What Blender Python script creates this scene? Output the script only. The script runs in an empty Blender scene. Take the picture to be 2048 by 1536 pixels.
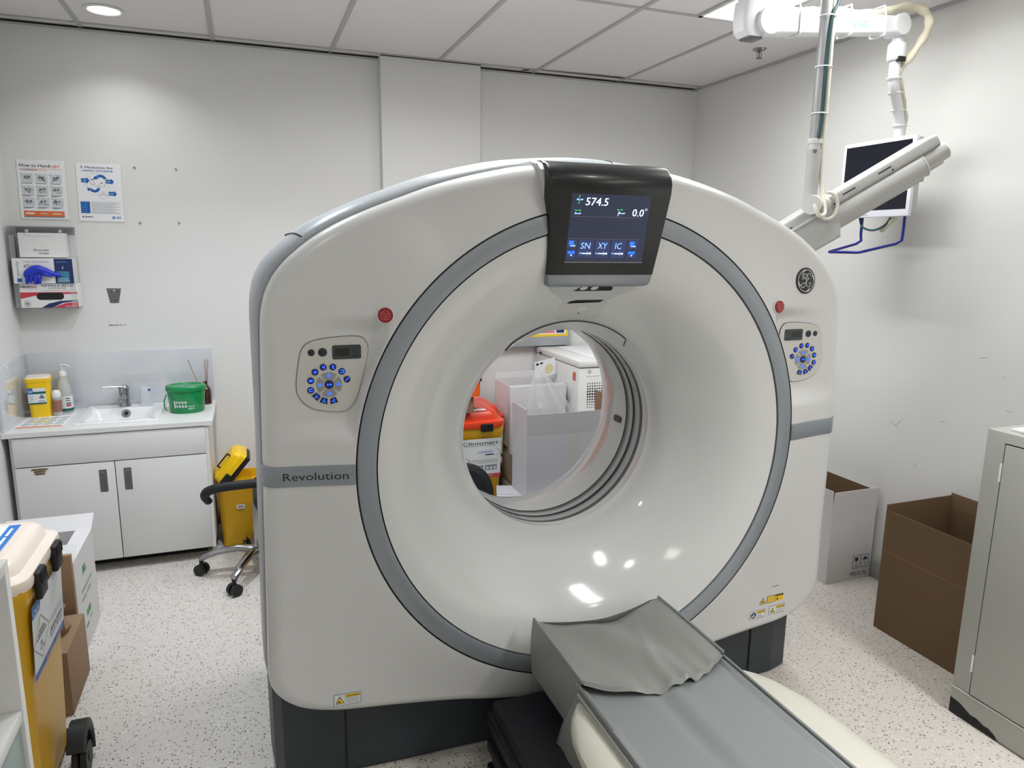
import bpy, bmesh, math, random
import numpy as np
from mathutils import Matrix, Vector
random.seed(7)
PI = math.pi
S = bpy.context.scene
COL = S.collection

# ------------------------------------------------------------------ camera, light, exposure
cam_d = bpy.data.cameras.new('camera'); cam = bpy.data.objects.new('camera', cam_d); COL.objects.link(cam)
R3 = Matrix(((0.93815775, 0.05439979, -0.34190744),
             (-0.3460123, 0.1805378, -0.92069625),
             (0.01164154, 0.98206251, 0.18819594)))
cam.matrix_world = Matrix.Translation((0, 0, 1.6)) @ R3.to_4x4()
cam_d.sensor_width = 36; cam_d.lens = 1433.0 / 2048 * 36; cam_d.clip_start = 0.05
S.camera = cam
S.view_settings.view_transform = 'Standard'; S.view_settings.look = 'None'
S.view_settings.gamma = 1; S.view_settings.use_curve_mapping = False
S.view_settings.exposure = 0.21
w = bpy.data.worlds.new('world'); S.world = w; w.use_nodes = True
w.node_tree.nodes['Background'].inputs[0].default_value = (0.6, 0.62, 0.65, 1)
w.node_tree.nodes['Background'].inputs[1].default_value = 0.25

CEIL = 2.635
WB, WL, WR, WF = 4.285, -1.085, 2.866, -2.3

def area(name, loc, sx, sy, power, col=(.975, .995, 1.01), shape='RECTANGLE'):
    l = bpy.data.lights.new(name, 'AREA'); l.shape = shape; l.size = sx
    if shape == 'RECTANGLE': l.size_y = sy
    l.energy = power; l.color = col; l.spread = math.radians(120 if shape == 'DISK' else (165 if loc[1] > 1 else 118))
    o = bpy.data.objects.new(name, l); COL.objects.link(o); o.location = loc
    return o
TROFFERS = [(2.135, 2.39, 11), (2.135, 0.0, 22), (0.35, -1.3, 1.5), (0.80, 2.55, 19)]  # last two panels are unseen, added to fill the room and back wall
DOWNL = [(-0.533, 3.937, 1.5, (1, .995, .98)), (-0.10, 2.95, 10, (.78, .88, 1.0)), (-0.4, 1.3, 1.2, (1, .98, .94)),  # third downlight is unseen, added as fill over the left front
         (1.35, 1.0, 2.2, (1, .98, .95)), (1.0, 0.4, 1.6, (1, .98, .95)), (2.3, -0.9, 4, (1, .98, .95))]
for x, y, p in TROFFERS: area('troffer_glow', (x, y, CEIL - .012), .27, 1.16, p)
for x, y, p, c in DOWNL: area('downlight_glow', (x, y, CEIL - .014), .12, .12, p, c, 'DISK')

# ------------------------------------------------------------------ materials
def lin(c):
    return tuple(((v / 255) / 12.92 if v / 255 <= .04045 else ((v / 255 + .055) / 1.055) ** 2.4) for v in c)
MATS = {}
def mat(name, rgb, rough=.5, metal=0, bump=0, bscale=80, emit=None, estr=0, alpha=1, trans=0, coat=0, spec=.5, var=0, vscale=6):
    if name in MATS: return MATS[name]
    m = bpy.data.materials.new(name); m.use_nodes = True; nt = m.node_tree; b = nt.nodes['Principled BSDF']
    c = lin(rgb) + (1,)
    b.inputs['Base Color'].default_value = c
    b.inputs['Roughness'].default_value = rough; b.inputs['Metallic'].default_value = metal
    b.inputs['Alpha'].default_value = alpha; b.inputs['Transmission Weight'].default_value = trans
    b.inputs['Coat Weight'].default_value = coat; b.inputs['Coat Roughness'].default_value = .08
    b.inputs['Specular IOR Level'].default_value = spec
    if emit is not None:
        b.inputs['Emission Color'].default_value = lin(emit) + (1,); b.inputs['Emission Strength'].default_value = estr
    tc = None
    if bump or var: tc = nt.nodes.new('ShaderNodeTexCoord')
    if bump:
        n = nt.nodes.new('ShaderNodeTexNoise'); n.inputs['Scale'].default_value = bscale; n.inputs['Detail'].default_value = 3
        bp = nt.nodes.new('ShaderNodeBump'); bp.inputs['Strength'].default_value = bump; bp.inputs['Distance'].default_value = .002
        nt.links.new(tc.outputs['Object'], n.inputs['Vector']); nt.links.new(n.outputs['Fac'], bp.inputs['Height'])
        nt.links.new(bp.outputs['Normal'], b.inputs['Normal'])
    if var:
        n = nt.nodes.new('ShaderNodeTexNoise'); n.inputs['Scale'].default_value = vscale; n.inputs['Detail'].default_value = 5
        mx = nt.nodes.new('ShaderNodeMix'); mx.data_type = 'RGBA'
        mx.inputs[6].default_value = tuple(v * (1 - var) for v in c[:3]) + (1,)
        mx.inputs[7].default_value = tuple(min(1, v * (1 + var)) for v in c[:3]) + (1,)
        nt.links.new(tc.outputs['Object'], n.inputs['Vector']); nt.links.new(n.outputs['Fac'], mx.inputs[0])
        nt.links.new(mx.outputs[2], b.inputs['Base Color'])
    MATS[name] = m
    return m
M_wall = mat('wall_paint', (224, 224, 222), .72, bump=.25, bscale=45, var=.02, vscale=2.5)
M_gan = mat('gantry_white', (214, 214, 213), .3, coat=.08, bump=.05, bscale=300)
M_funnel = mat('gantry_gloss_white', (220, 221, 220), .12, coat=.3)
M_shell = mat('shell_grey', (166, 171, 175), .38)
M_silver = mat('silver_trim', (150, 156, 162), .38, metal=.35)
M_dark = mat('gap_dark', (22, 24, 26), .7)
M_base = mat('base_charcoal', (46, 54, 60), .45, bump=.1, bscale=400)
M_black = mat('gloss_black', (10, 12, 16), .3, coat=.15)
M_scr = mat('screen_navy', (30, 34, 48), .18, emit=(40, 46, 66), estr=.75)
M_txtW = mat('screen_white', (220, 230, 255), .5, emit=(215, 228, 255), estr=1.0)
M_txtC = mat('screen_cyan', (150, 190, 250), .5, emit=(140, 185, 250), estr=1.0)
M_grn = mat('screen_green', (60, 220, 90), .5, emit=(60, 220, 90), estr=.9)
M_btile = mat('screen_tile', (38, 48, 84), .3, emit=(38, 50, 92), estr=.8)
M_blueled = mat('blue_led', (30, 90, 255), .5, emit=(35, 95, 255), estr=1.6)
M_btn = mat('button_navy', (12, 16, 52), .3, emit=(8, 14, 80), estr=.35)
M_btnk = mat('button_dark', (34, 40, 46), .3)
M_btng = mat('button_grey', (150, 152, 150), .4)
M_panel = mat('panel_white', (205, 204, 198), .4)
M_lcd = mat('lcd_green', (52, 64, 64), .3)
M_red = mat('emergency_red', (150, 26, 38), .3)
M_pink = mat('red_symbol', (226, 120, 124), .5)
M_white = mat('white_plastic', (232, 232, 230), .35)
M_whitem = mat('white_laminate', (222, 222, 220), .35)
M_glossw = mat('gloss_splash', (206, 209, 214), .03, coat=1, spec=1)
M_ceram = mat('ceramic', (240, 240, 240), .12, coat=.5)
M_chrome = mat('chrome', (170, 172, 175), .16, metal=1)
M_steel = mat('brushed_steel', (120, 122, 124), .35, metal=.8)
M_yel = mat('bin_yellow', (222, 170, 16), .38, var=.08, vscale=4)
M_yelb = mat('bright_yellow', (244, 200, 20), .3)
M_cream = mat('cream_lid', (240, 226, 212), .28)
M_orange = mat('orange_red', (216, 62, 28), .3)
M_orange2 = mat('orange', (235, 92, 20), .4)
M_ink = mat('ink_black', (24, 24, 28), .6)
M_inkg = mat('ink_grey', (130, 132, 136), .6)
M_blue = mat('label_blue', (20, 96, 176), .5)
M_navy = mat('label_navy', (24, 44, 96), .5)
M_paper = mat('paper', (236, 238, 242), .6)
M_paperg = mat('paper_grey', (206, 214, 218), .6)
M_org = mat('print_orange', (226, 120, 62), .6)
M_redp = mat('print_red', (200, 60, 76), .6)
M_green = mat('tub_green', (12, 134, 74), .25)
M_greenp = mat('print_green', (60, 160, 90), .6)
M_teal = mat('print_teal', (20, 96, 88), .6)
M_brown = mat('cardboard', (150, 122, 94), .85, bump=.3, bscale=30, var=.06, vscale=8)
M_brownd = mat('cardboard_dark', (118, 94, 68), .85, bump=.3, bscale=30, var=.05, vscale=5)
M_wcard = mat('white_carton', (214, 212, 212), .7, bump=.25, bscale=25)
M_gcard = mat('grey_white_carton', (196, 196, 200), .7, bump=.25, bscale=25)
M_locker = mat('locker_grey', (182, 183, 176), .4)
M_vinyl = mat('grey_vinyl', (136, 139, 134), .34, var=.05, vscale=3, bump=.2, bscale=6)
M_vinyl2 = mat('grey_vinyl_light', (134, 138, 138), .28, var=.06, vscale=3, bump=.2, bscale=5)
M_flap = mat('clear_vinyl', (160, 162, 156), .3, alpha=.8)
M_clear = mat('clear_acrylic', (225, 228, 232), .08, alpha=.16)
M_edge = mat('acrylic_edge', (140, 143, 150), .2, alpha=.32)
M_bag = mat('clear_bag', (235, 235, 235), .15, alpha=.33, bump=.8, bscale=20)
M_tcream = mat('table_cream', (204, 202, 190), .38)
M_navyb = mat('bellows_navy', (10, 14, 24), .6)
M_glass = mat('window_strip', (176, 182, 184), .08, coat=.3)
M_ringbr = mat('ring_brown', (104, 96, 88), .35, metal=.3)
M_monb = mat('monitor_bezel', (226, 228, 236), .35)
M_mons = mat('monitor_screen', (10, 14, 28), .25)
M_hblue = mat('blue_handle', (14, 22, 120), .3)
M_inj = mat('injector_grey', (186, 186, 184), .35)
M_injl = mat('injector_light', (214, 214, 212), .3)
M_pole = mat('pole_grey', (168, 170, 172), .35, metal=.2)
M_cable = mat('cable_teal', (18, 66, 70), .4)
M_tube = mat('cream_cable', (226, 222, 208), .4)
M_sleeve = mat('cloth_sleeve', (222, 217, 196), .9, bump=.6, bscale=40)
M_arm = mat('arm_white', (228, 229, 232), .35)
M_chair = mat('chair_black', (22, 26, 30), .65, bump=.3, bscale=200)
M_rubber = mat('rubber_black', (16, 18, 20), .5)
M_pad = mat('skirting_grey', (166, 168, 166), .5)
M_tbar = mat('tee_bar', (178, 178, 176), .5)
M_clearp = mat('clear_plastic', (225, 230, 228), .15, alpha=.45)
M_amber = mat('amber_glass', (60, 26, 18), .12, coat=.5)
M_reed = mat('reed_stick', (134, 92, 66), .8)
M_glove = mat('glove_blue', (24, 50, 190), .4)
M_light = mat('lamp_diffuser', (255, 255, 255), .5, emit=(255, 252, 245), estr=6)
M_label = mat('label_white', (226, 228, 228), .5)
M_scratch = mat('scuff_grey', (178, 176, 170), .8)
M_rust = mat('rust_mark', (120, 80, 50), .9)
M_glassc = mat('drinking_glass', (235, 240, 242), .03, alpha=.22, coat=.3)
M_grnd = mat('grey_green_glass', (120, 140, 136), .2)

# floor: speckled sheet vinyl
def floor_material():
    m = bpy.data.materials.new('speckled_vinyl'); m.use_nodes = True; nt = m.node_tree; b = nt.nodes['Principled BSDF']
    tc = nt.nodes.new('ShaderNodeTexCoord')
    def speck(scale, th, rnd, dark, base_in, seed):
        mp = nt.nodes.new('ShaderNodeMapping'); mp.inputs['Location'].default_value = (seed, seed * 2, 0)
        mp.inputs['Scale'].default_value = (1, 1, 0)
        nz = nt.nodes.new('ShaderNodeTexNoise'); nz.inputs['Scale'].default_value = 70
        ad = nt.nodes.new('ShaderNodeVectorMath'); ad.operation = 'MULTIPLY_ADD'; ad.inputs[1].default_value = (.012, .012, 0)
        v = nt.nodes.new('ShaderNodeTexVoronoi'); v.inputs['Scale'].default_value = scale
        nt.links.new(tc.outputs['Object'], mp.inputs[0]); nt.links.new(mp.outputs[0], nz.inputs['Vector'])
        nt.links.new(nz.outputs['Color'], ad.inputs[0]); nt.links.new(mp.outputs[0], ad.inputs[2])
        nt.links.new(ad.outputs[0], v.inputs['Vector'])
        lt = nt.nodes.new('ShaderNodeMath'); lt.operation = 'LESS_THAN'; lt.inputs[1].default_value = th
        nt.links.new(v.outputs['Distance'], lt.inputs[0])
        sep = nt.nodes.new('ShaderNodeSeparateColor'); nt.links.new(v.outputs['Color'], sep.inputs[0])
        g = nt.nodes.new('ShaderNodeMath'); g.operation = 'LESS_THAN'; g.inputs[1].default_value = rnd
        nt.links.new(sep.outputs[0], g.inputs[0])
        mu = nt.nodes.new('ShaderNodeMath'); mu.operation = 'MULTIPLY'
        nt.links.new(lt.outputs[0], mu.inputs[0]); nt.links.new(g.outputs[0], mu.inputs[1])
        mx = nt.nodes.new('ShaderNodeMix'); mx.data_type = 'RGBA'
        nt.links.new(mu.outputs[0], mx.inputs[0])
        if isinstance(base_in, tuple): mx.inputs[6].default_value = base_in
        else: nt.links.new(base_in, mx.inputs[6])
        mx.inputs[7].default_value = lin(dark) + (1,)
        return mx.outputs[2]
    c = speck(75, .30, .45, (228, 223, 216), lin((214, 208, 200)) + (1,), 0)
    c = speck(95, .24, .35, (196, 188, 179), c, 3.1)
    c = speck(120, .34, .26, (120, 108, 100), c, 7.7)
    c = speck(90, .24, .14, (84, 76, 72), c, 12.3)
    nt.links.new(c, b.inputs['Base Color']); b.inputs['Roughness'].default_value = .38
    return m
M_floor = floor_material()
def ceil_material():
    m = bpy.data.materials.new('ceiling_tile'); m.use_nodes = True; nt = m.node_tree; b = nt.nodes['Principled BSDF']
    tc = nt.nodes.new('ShaderNodeTexCoord'); v = nt.nodes.new('ShaderNodeTexVoronoi'); v.inputs['Scale'].default_value = 55
    nt.links.new(tc.outputs['Object'], v.inputs['Vector'])
    lt = nt.nodes.new('ShaderNodeMath'); lt.operation = 'LESS_THAN'; lt.inputs[1].default_value = .12
    nt.links.new(v.outputs['Distance'], lt.inputs[0])
    mx = nt.nodes.new('ShaderNodeMix'); mx.data_type = 'RGBA'
    mx.inputs[6].default_value = lin((228, 226, 225)) + (1,); mx.inputs[7].default_value = lin((212, 210, 208)) + (1,)
    nt.links.new(lt.outputs[0], mx.inputs[0]); nt.links.new(mx.outputs[2], b.inputs['Base Color'])
    b.inputs['Roughness'].default_value = .9
    return m
M_ceil = ceil_material()

# ------------------------------------------------------------------ mesh builder
_txt = {}
def text_geo(s):
    if s in _txt: return _txt[s]
    cu = bpy.data.curves.new('t', 'FONT'); cu.body = s; cu.size = 1; cu.resolution_u = 2
    o = bpy.data.objects.new('t', cu); COL.objects.link(o)
    dg = bpy.context.evaluated_depsgraph_get(); me = bpy.data.meshes.new_from_object(o.evaluated_get(dg))
    vs = [(v.co.x, v.co.y) for v in me.vertices]; fs = [tuple(p.vertices) for p in me.polygons]
    bpy.data.objects.remove(o); bpy.data.curves.remove(cu); bpy.data.meshes.remove(me)
    x0 = min(v[0] for v in vs); x1 = max(v[0] for v in vs)
    vs = [(v[0] - x0, v[1]) for v in vs]
    _txt[s] = (vs, fs, x1 - x0)
    return _txt[s]

def frame(o, u, v):
    u = Vector(u).normalized(); v = Vector(v).normalized(); n = u.cross(v)
    m = Matrix.Identity(4)
    for i in range(3): m[i][0] = u[i]; m[i][1] = v[i]; m[i][2] = n[i]; m[i][3] = o[i]
    return m
def FB(x, y, z): return frame((x, y, z), (1, 0, 0), (0, 0, 1))     # faces -y (toward the camera)
def FPX(x, y, z): return frame((x, y, z), (0, 1, 0), (0, 0, 1))    # faces +x
def FNX(x, y, z): return frame((x, y, z), (0, -1, 0), (0, 0, 1))   # faces -x
def FT(x, y, z): return frame((x, y, z), (1, 0, 0), (0, 1, 0))     # faces +z

class MB:
    def __init__(s): s.v = []; s.f = []; s.m = []; s.s = []; s.mats = []; s.M = Matrix.Identity(4)
    def mi(s, m):
        if m not in s.mats: s.mats.append(m)
        return s.mats.index(m)
    def add(s, vs, fs, m, smooth=False):
        b = len(s.v); M = s.M
        s.v += [tuple(M @ Vector(v)) for v in vs]
        k = s.mi(m)
        for f in fs: s.f.append(tuple(i + b for i in f)); s.m.append(k); s.s.append(smooth)
        return s
    def box(s, x0, y0, z0, x1, y1, z1, m, r=0, seg=2):
        if r <= 0:
            v = [(x0, y0, z0), (x1, y0, z0), (x1, y1, z0), (x0, y1, z0), (x0, y0, z1), (x1, y0, z1), (x1, y1, z1), (x0, y1, z1)]
            return s.add(v, [(0, 3, 2, 1), (4, 5, 6, 7), (0, 1, 5, 4), (1, 2, 6, 5), (2, 3, 7, 6), (3, 0, 4, 7)], m)
        bm = bmesh.new(); bmesh.ops.create_cube(bm, size=1)
        for v in bm.verts: v.co = Vector(((x0 + x1) / 2 + v.co.x * (x1 - x0), (y0 + y1) / 2 + v.co.y * (y1 - y0), (z0 + z1) / 2 + v.co.z * (z1 - z0)))
        bmesh.ops.bevel(bm, geom=bm.edges[:], offset=r, segments=seg, profile=.5, affect='EDGES')
        bm.verts.index_update()
        s.add([tuple(v.co) for v in bm.verts], [tuple(v.index for v in f.verts) for f in bm.faces], m, True); bm.free()
        return s
    def hexa(s, p, m):   # 8 points: bottom 4 ccw, top 4 ccw
        return s.add(p, [(0, 3, 2, 1), (4, 5, 6, 7), (0, 1, 5, 4), (1, 2, 6, 5), (2, 3, 7, 6), (3, 0, 4, 7)], m)
    def loft(s, rings, m, cap0=True, cap1=True, smooth=True, closed=True):
        n = len(rings[0]); vs = [p for r in rings for p in r]; fs = []
        for i in range(len(rings) - 1):
            for j in range(n if closed else n - 1):
                a = i * n + j; b = i * n + (j + 1) % n
                fs.append((a, b, b + n, a + n))
        s.add(vs, fs, m, smooth)
        if cap0: s.add(rings[0], [tuple(range(n))[::-1]], m)
        if cap1: s.add(rings[-1], [tuple(range(n))], m)
        return s
    def lathe(s, prof, m, c=(0, 0), n=32, a0=0, a1=2 * PI, cap=True):   # prof: (r,z)
        full = abs(a1 - a0 - 2 * PI) < 1e-6
        rings = [[(c[0] + r * math.cos(a0 + (a1 - a0) * j / (n if full else n - 1)), c[1] + r * math.sin(a0 + (a1 - a0) * j / (n if full else n - 1)), z) for j in range(n)] for r, z in prof]
        return s.loft(rings, m, cap and full, cap and full, True, full)
    def cyl(s, p0, p1, r, m, n=20, r1=None, cap=True):
        return s.tube([p0, p1], r, m, n, radii=[r, r if r1 is None else r1], cap=cap)
    def tube(s, pts, r, m, n=10, radii=None, cap=True, flat=1):
        pts = [Vector(p) for p in pts]; rings = []
        t = (pts[1] - pts[0]).normalized(); up = Vector((0, 0, 1)) if abs(t.z) < .9 else Vector((1, 0, 0))
        a = t.cross(up).normalized()
        for i, p in enumerate(pts):
            if i == 0: t = (pts[1] - p)
            elif i == len(pts) - 1: t = (p - pts[i - 1])
            else: t = (pts[i + 1] - p).normalized() + (p - pts[i - 1]).normalized()
            t = t.normalized(); a = (a - t * a.dot(t)).normalized(); b = t.cross(a)
            rr = radii[i] if radii else r
            rings.append([tuple(p + a * math.cos(2 * PI * k / n) * rr + b * math.sin(2 * PI * k / n) * rr * flat) for k in range(n)])
        return s.loft(rings, m, cap, cap)
    def prism(s, pts, z0, z1, m, smooth=False):   # xy polygon ccw
        n = len(pts)
        v = [(p[0], p[1], z0) for p in pts] + [(p[0], p[1], z1) for p in pts]
        s.add(v, [tuple(range(n))[::-1], tuple(range(n, 2 * n))], m)
        return s.add(v, [(i, (i + 1) % n, n + (i + 1) % n, n + i) for i in range(n)], m, smooth)
    def poly(s, pts, m, w=.0006):
        return s.add([(p[0], p[1], w) for p in pts], [tuple(range(len(pts)))], m)
    def rect(s, x0, y0, x1, y1, m, w=.0006): return s.poly([(x0, y0), (x1, y0), (x1, y1), (x0, y1)], m, w)
    def disc(s, x, y, r, m, w=.0006, n=24, ry=None):
        return s.poly([(x + r * math.cos(2 * PI * k / n), y + (ry or r) * math.sin(2 * PI * k / n)) for k in range(n)], m, w)
    def ringd(s, x, y, r0, r1, m, w=.0006, n=28, a0=0, a1=2 * PI):
        v = []
        for k in range(n + 1):
            a = a0 + (a1 - a0) * k / n
            v += [(x + r0 * math.cos(a), y + r0 * math.sin(a), w), (x + r1 * math.cos(a), y + r1 * math.sin(a), w)]
        return s.add(v, [(2 * k, 2 * k + 1, 2 * k + 3, 2 * k + 2) for k in range(n)], m)
    def stroke(s, pts, t, m, w=.0006):
        for a, b in zip(pts[:-1], pts[1:]):
            dx, dy = b[0] - a[0], b[1] - a[1]; L = math.hypot(dx, dy) or 1; nx, ny = -dy / L * t / 2, dx / L * t / 2
            ex, ey = dx / L * t * .3, dy / L * t * .3
            s.poly([(a[0] - nx - ex, a[1] - ny - ey), (b[0] - nx + ex, b[1] - ny + ey), (b[0] + nx + ex, b[1] + ny + ey), (a[0] + nx - ex, a[1] + ny - ey)], m, w)
        return s
    def text(s, t, x, y, size, m, w=.0008, width=None, align='L', rot=0, shear=0, bold=0):
        vs, fs, L = text_geo(t); sx = width / L if width else size
        ox = {'L': 0, 'C': -L * sx / 2, 'R': -L * sx}[align]
        c, q = math.cos(rot), math.sin(rot)
        for k, b in enumerate([0, bold] if bold else [0]):
            out = []
            for vx, vy in vs:
                X = ox + vx * sx + vy * size * shear + b; Y = vy * size
                out.append((x + X * c - Y * q, y + X * q + Y * c, w + k * .0001))
            s.add(out, fs, m)
        return s
    def build(s, name, parent=None, rel=True, auto=None):
        me = bpy.data.meshes.new(name)
        off = Vector((0, 0, 0))
        if parent is not None and rel:
            p = parent
            while p is not None: off += p.location; p = p.parent
        me.from_pydata([(v[0] - off.x, v[1] - off.y, v[2] - off.z) for v in s.v], [], s.f)
        for m in s.mats: me.materials.append(m)
        me.polygons.foreach_set('material_index', s.m); me.polygons.foreach_set('use_smooth', s.s)
        me.validate(); me.update()
        if any(s.s): me.set_sharp_from_angle(angle=math.radians(38))
        o = bpy.data.objects.new(name, me); COL.objects.link(o)
        if parent is not None: o.parent = parent
        return o

def thing(name, label, cat, loc=(0, 0, 0), rotz=0, group=None):
    o = bpy.data.objects.new(name, None); COL.objects.link(o); o.location = loc; o.rotation_euler = (0, 0, rotz)
    o['label'] = label; o['category'] = cat
    if group: o['group'] = group
    o.empty_display_size = .1
    return o
def tag(o, label, cat, group=None, kind=None):
    o['label'] = label; o['category'] = cat
    if group: o['group'] = group
    if kind: o['kind'] = kind
    return o
def struct(mb, name, label=None):
    o = mb.build(name); o['kind'] = 'structure'; o['label'] = label or name.replace('_', ' '); o['category'] = name.split('_')[0]
    return o
def cr(pts, n=8, closed=False):   # catmull-rom
    P = [Vector(p) for p in pts]; out = []; N = len(P)
    rng = range(N) if closed else range(N - 1)
    for i in rng:
        p0 = P[(i - 1) % N] if closed or i > 0 else P[0]; p1 = P[i]; p2 = P[(i + 1) % N]
        p3 = P[(i + 2) % N] if closed or i + 2 < N else P[-1]
        for k in range(n):
            t = k / n
            out.append(tuple(.5 * ((2 * p1) + (p2 - p0) * t + (2 * p0 - 5 * p1 + 4 * p2 - p3) * t * t + (3 * p1 - p0 - 3 * p2 + p3) * t ** 3)))
    if not closed: out.append(tuple(P[-1]))
    return out
def rrect(x0, y0, x1, y1, r, n=5):
    o = []
    for cx, cy, a in ((x1 - r, y1 - r, 0), (x0 + r, y1 - r, PI / 2), (x0 + r, y0 + r, PI), (x1 - r, y0 + r, 1.5 * PI)):
        for k in range(n + 1): o.append((cx + r * math.cos(a + PI / 2 * k / n), cy + r * math.sin(a + PI / 2 * k / n)))
    return o

# ------------------------------------------------------------------ room shell
struct(MB().box(WL - .2, WF - .2, -.1, WR + .2, WB + .2, 0, M_floor), 'floor', 'pale speckled sheet vinyl floor of the scanner room')
mb = MB().box(WL - .2, WF - .2, CEIL, WR + .2, WB + .2, CEIL + .1, M_ceil)
struct(mb, 'ceiling', 'white mineral tile suspended ceiling')
struct(MB().box(WL - .1, WB, 0, WR + .1, WB + .15, CEIL, M_wall), 'wall_back', 'plain off-white back wall behind the scanner')
struct(MB().box(WL - .15, WF, 0, WL, WB, CEIL, M_wall), 'wall_left', 'off-white wall at the left beside the sink')
mb = MB().box(WR, WF, 0, WR + .15, WB, CEIL, M_wall)
mb.M = FNX(WR, 0, 0)
for x, z, L, a in ((-2.10, 1.165, .03, .2), (-2.50, .80, .05, -.5), (-2.47, .785, .04, .9), (-2.24, .86, .02, .1), (-1.96, .97, .02, 0), (-1.99, 1.10, .008, 1), (-1.93, .72, .012, 0), (-2.35, .62, .02, .8)):
    mb.stroke([(x, z), (x + L * math.cos(a), z + L * math.sin(a))], .003, M_scratch, .0004)
mb.M = Matrix.Identity(4)
struct(mb, 'wall_right', 'off-white wall at the right with a few scuffs')
struct(MB().box(WL - .1, WF - .15, 0, WR + .1, WF, CEIL, M_wall), 'wall_front', 'off-white wall behind the viewer')
struct(MB().box(.768, 4.215, 0, 1.348, WB, CEIL, M_wall), 'wall_pier', 'shallow square pier standing proud of the back wall')
struct(MB().box(WR - .012, WF, 0, WR, WB, .095, M_pad, .004), 'baseboard_right', 'grey coved vinyl skirting along the right wall')
struct(MB().box(WL, WB - .012, 0, WR, WB, .095, M_pad, .004), 'baseboard_back', 'grey coved vinyl skirting along the back wall')
struct(MB().box(WL, WF, 0, WL + .012, WB, .095, M_pad, .004), 'baseboard_left', 'grey coved vinyl skirting along the left wall')
TX = [-.687 + .5965 * k for k in range(6)]
tn = 0
for x in TX[:5] + [2.285, 1.985]:
    tn += 1
    y1, y0 = WB, WF
    if x == 1.985: y1, y0 = 2.99, -.62
    if x == 2.285: x = 2.287
    struct(MB().box(x - .011, y0, CEIL - .005, x + .011, y1, CEIL, M_tbar), 'trim_%d' % tn, 'ceiling tee bar')
for y in (4.20, 2.99, 1.79, .59, -.61, -1.81):
    tn += 1
    struct(MB().box(WL, y - .011, CEIL - .0045, WR, y + .011, CEIL, M_tbar), 'trim_%d' % tn, 'cross tee of the ceiling grid')
tn += 1
mb = MB().box(WL, WB - .02, CEIL - .018, .768, WB, CEIL - .012, M_tbar).box(1.348, WB - .02, CEIL - .018, WR, WB, CEIL - .012, M_tbar)
mb.box(WL, WB - .004, CEIL - .012, .768, WB, CEIL, M_dark).box(1.348, WB - .004, CEIL - .012, WR, WB, CEIL, M_dark).box(.768, 4.208, CEIL - .008, 1.348, 4.215, CEIL, M_dark)
mb.M = frame((0, 0, CEIL - .0052), (1, 0, 0), (0, -1, 0))
mb.poly([(1.62, -4.20), (1.60, -4.235), (1.64, -4.235), (1.665, -4.20)], M_dark, .0005)
mb.poly([(1.71, -4.186), (2.25, -4.186), (2.275, -4.165), (2.265, -4.180), (1.71, -4.180)], M_dark, .0005)
mb.M = Matrix.Identity(4)
struct(mb, 'trim_%d' % tn, 'wall angle of the ceiling')
tn += 1
struct(MB().box(WR - .02, WF, CEIL - .012, WR, WB, CEIL, M_tbar), 'trim_%d' % tn, 'wall angle of the ceiling on the right')

# ceiling lights
for i, (x, y, p) in enumerate(TROFFERS):
    t = thing('ceiling_troffer', ['bright rectangular ceiling light panel above the white monitor arm', 'rectangular ceiling light panel out of view behind the viewer on the right',
              'unseen rectangular ceiling light panel added farthest behind the viewer', 'unseen rectangular ceiling light panel added above the scanner, over the top of the view'][i], 'ceiling light', (x, y, CEIL))
    m = MB(); a, b = .148, .598
    for q in ((-a, -b, a, -b + .02), (-a, b - .02, a, b), (-a, -b, -a + .015, b), (a - .015, -b, a, b)): m.box(x + q[0], y + q[1], CEIL - .008, x + q[2], y + q[3], CEIL + .002, M_white)
    m.build('frame', t)
    MB().box(x - .135, y - .58, CEIL - .006, x + .135, y + .58, CEIL + .001, M_light).build('diffuser', t)
for i, (x, y, p, c) in enumerate(DOWNL):
    t = thing('downlight', ['round recessed downlight glowing in the ceiling near the sink wall', 'cool white round downlight just above the top of the view, centre left', 'unseen round downlight added above the left side of the room',
              'round downlight above the middle of the room', 'round downlight over the patient table', 'round downlight behind the viewer on the right'][i], 'ceiling light', (x, y, CEIL))
    MB().lathe([(.064, CEIL - .001), (.082, CEIL - .001), (.084, CEIL - .006), (.070, CEIL - .008), (.064, CEIL - .003)], M_white, (x, y), cap=False).build('trim_ring', t)
    MB().lathe([(.001, CEIL - .0025), (.066, CEIL - .0025), (.066, CEIL)], M_light, (x, y), n=32, cap=False).build('lamp', t)
t = thing('fire_sprinkler', 'small metal fire sprinkler hanging from a ceiling tile below the monitor arm', 'sprinkler', (2.60, 3.33, CEIL))
MB().lathe([(.002, CEIL - .004), (.03, CEIL - .008), (.036, CEIL)], M_chrome, (2.60, 3.33), cap=False).build('escutcheon', t)
m = MB().cyl((2.6, 3.33, CEIL), (2.6, 3.33, CEIL - .02), .007, M_steel)
m.tube([(2.588, 3.33, CEIL - .015), (2.584, 3.33, CEIL - .03), (2.595, 3.33, CEIL - .045)], .002, M_steel, 6)
m.tube([(2.612, 3.33, CEIL - .015), (2.616, 3.33, CEIL - .03), (2.605, 3.33, CEIL - .045)], .002, M_steel, 6)
m.cyl((2.6, 3.33, CEIL - .018), (2.6, 3.33, CEIL - .042), .0025, M_red, 8)
m.cyl((2.6, 3.33, CEIL - .045), (2.6, 3.33, CEIL - .048), .015, M_steel)
m.build('sprinkler_head', t)

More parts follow.
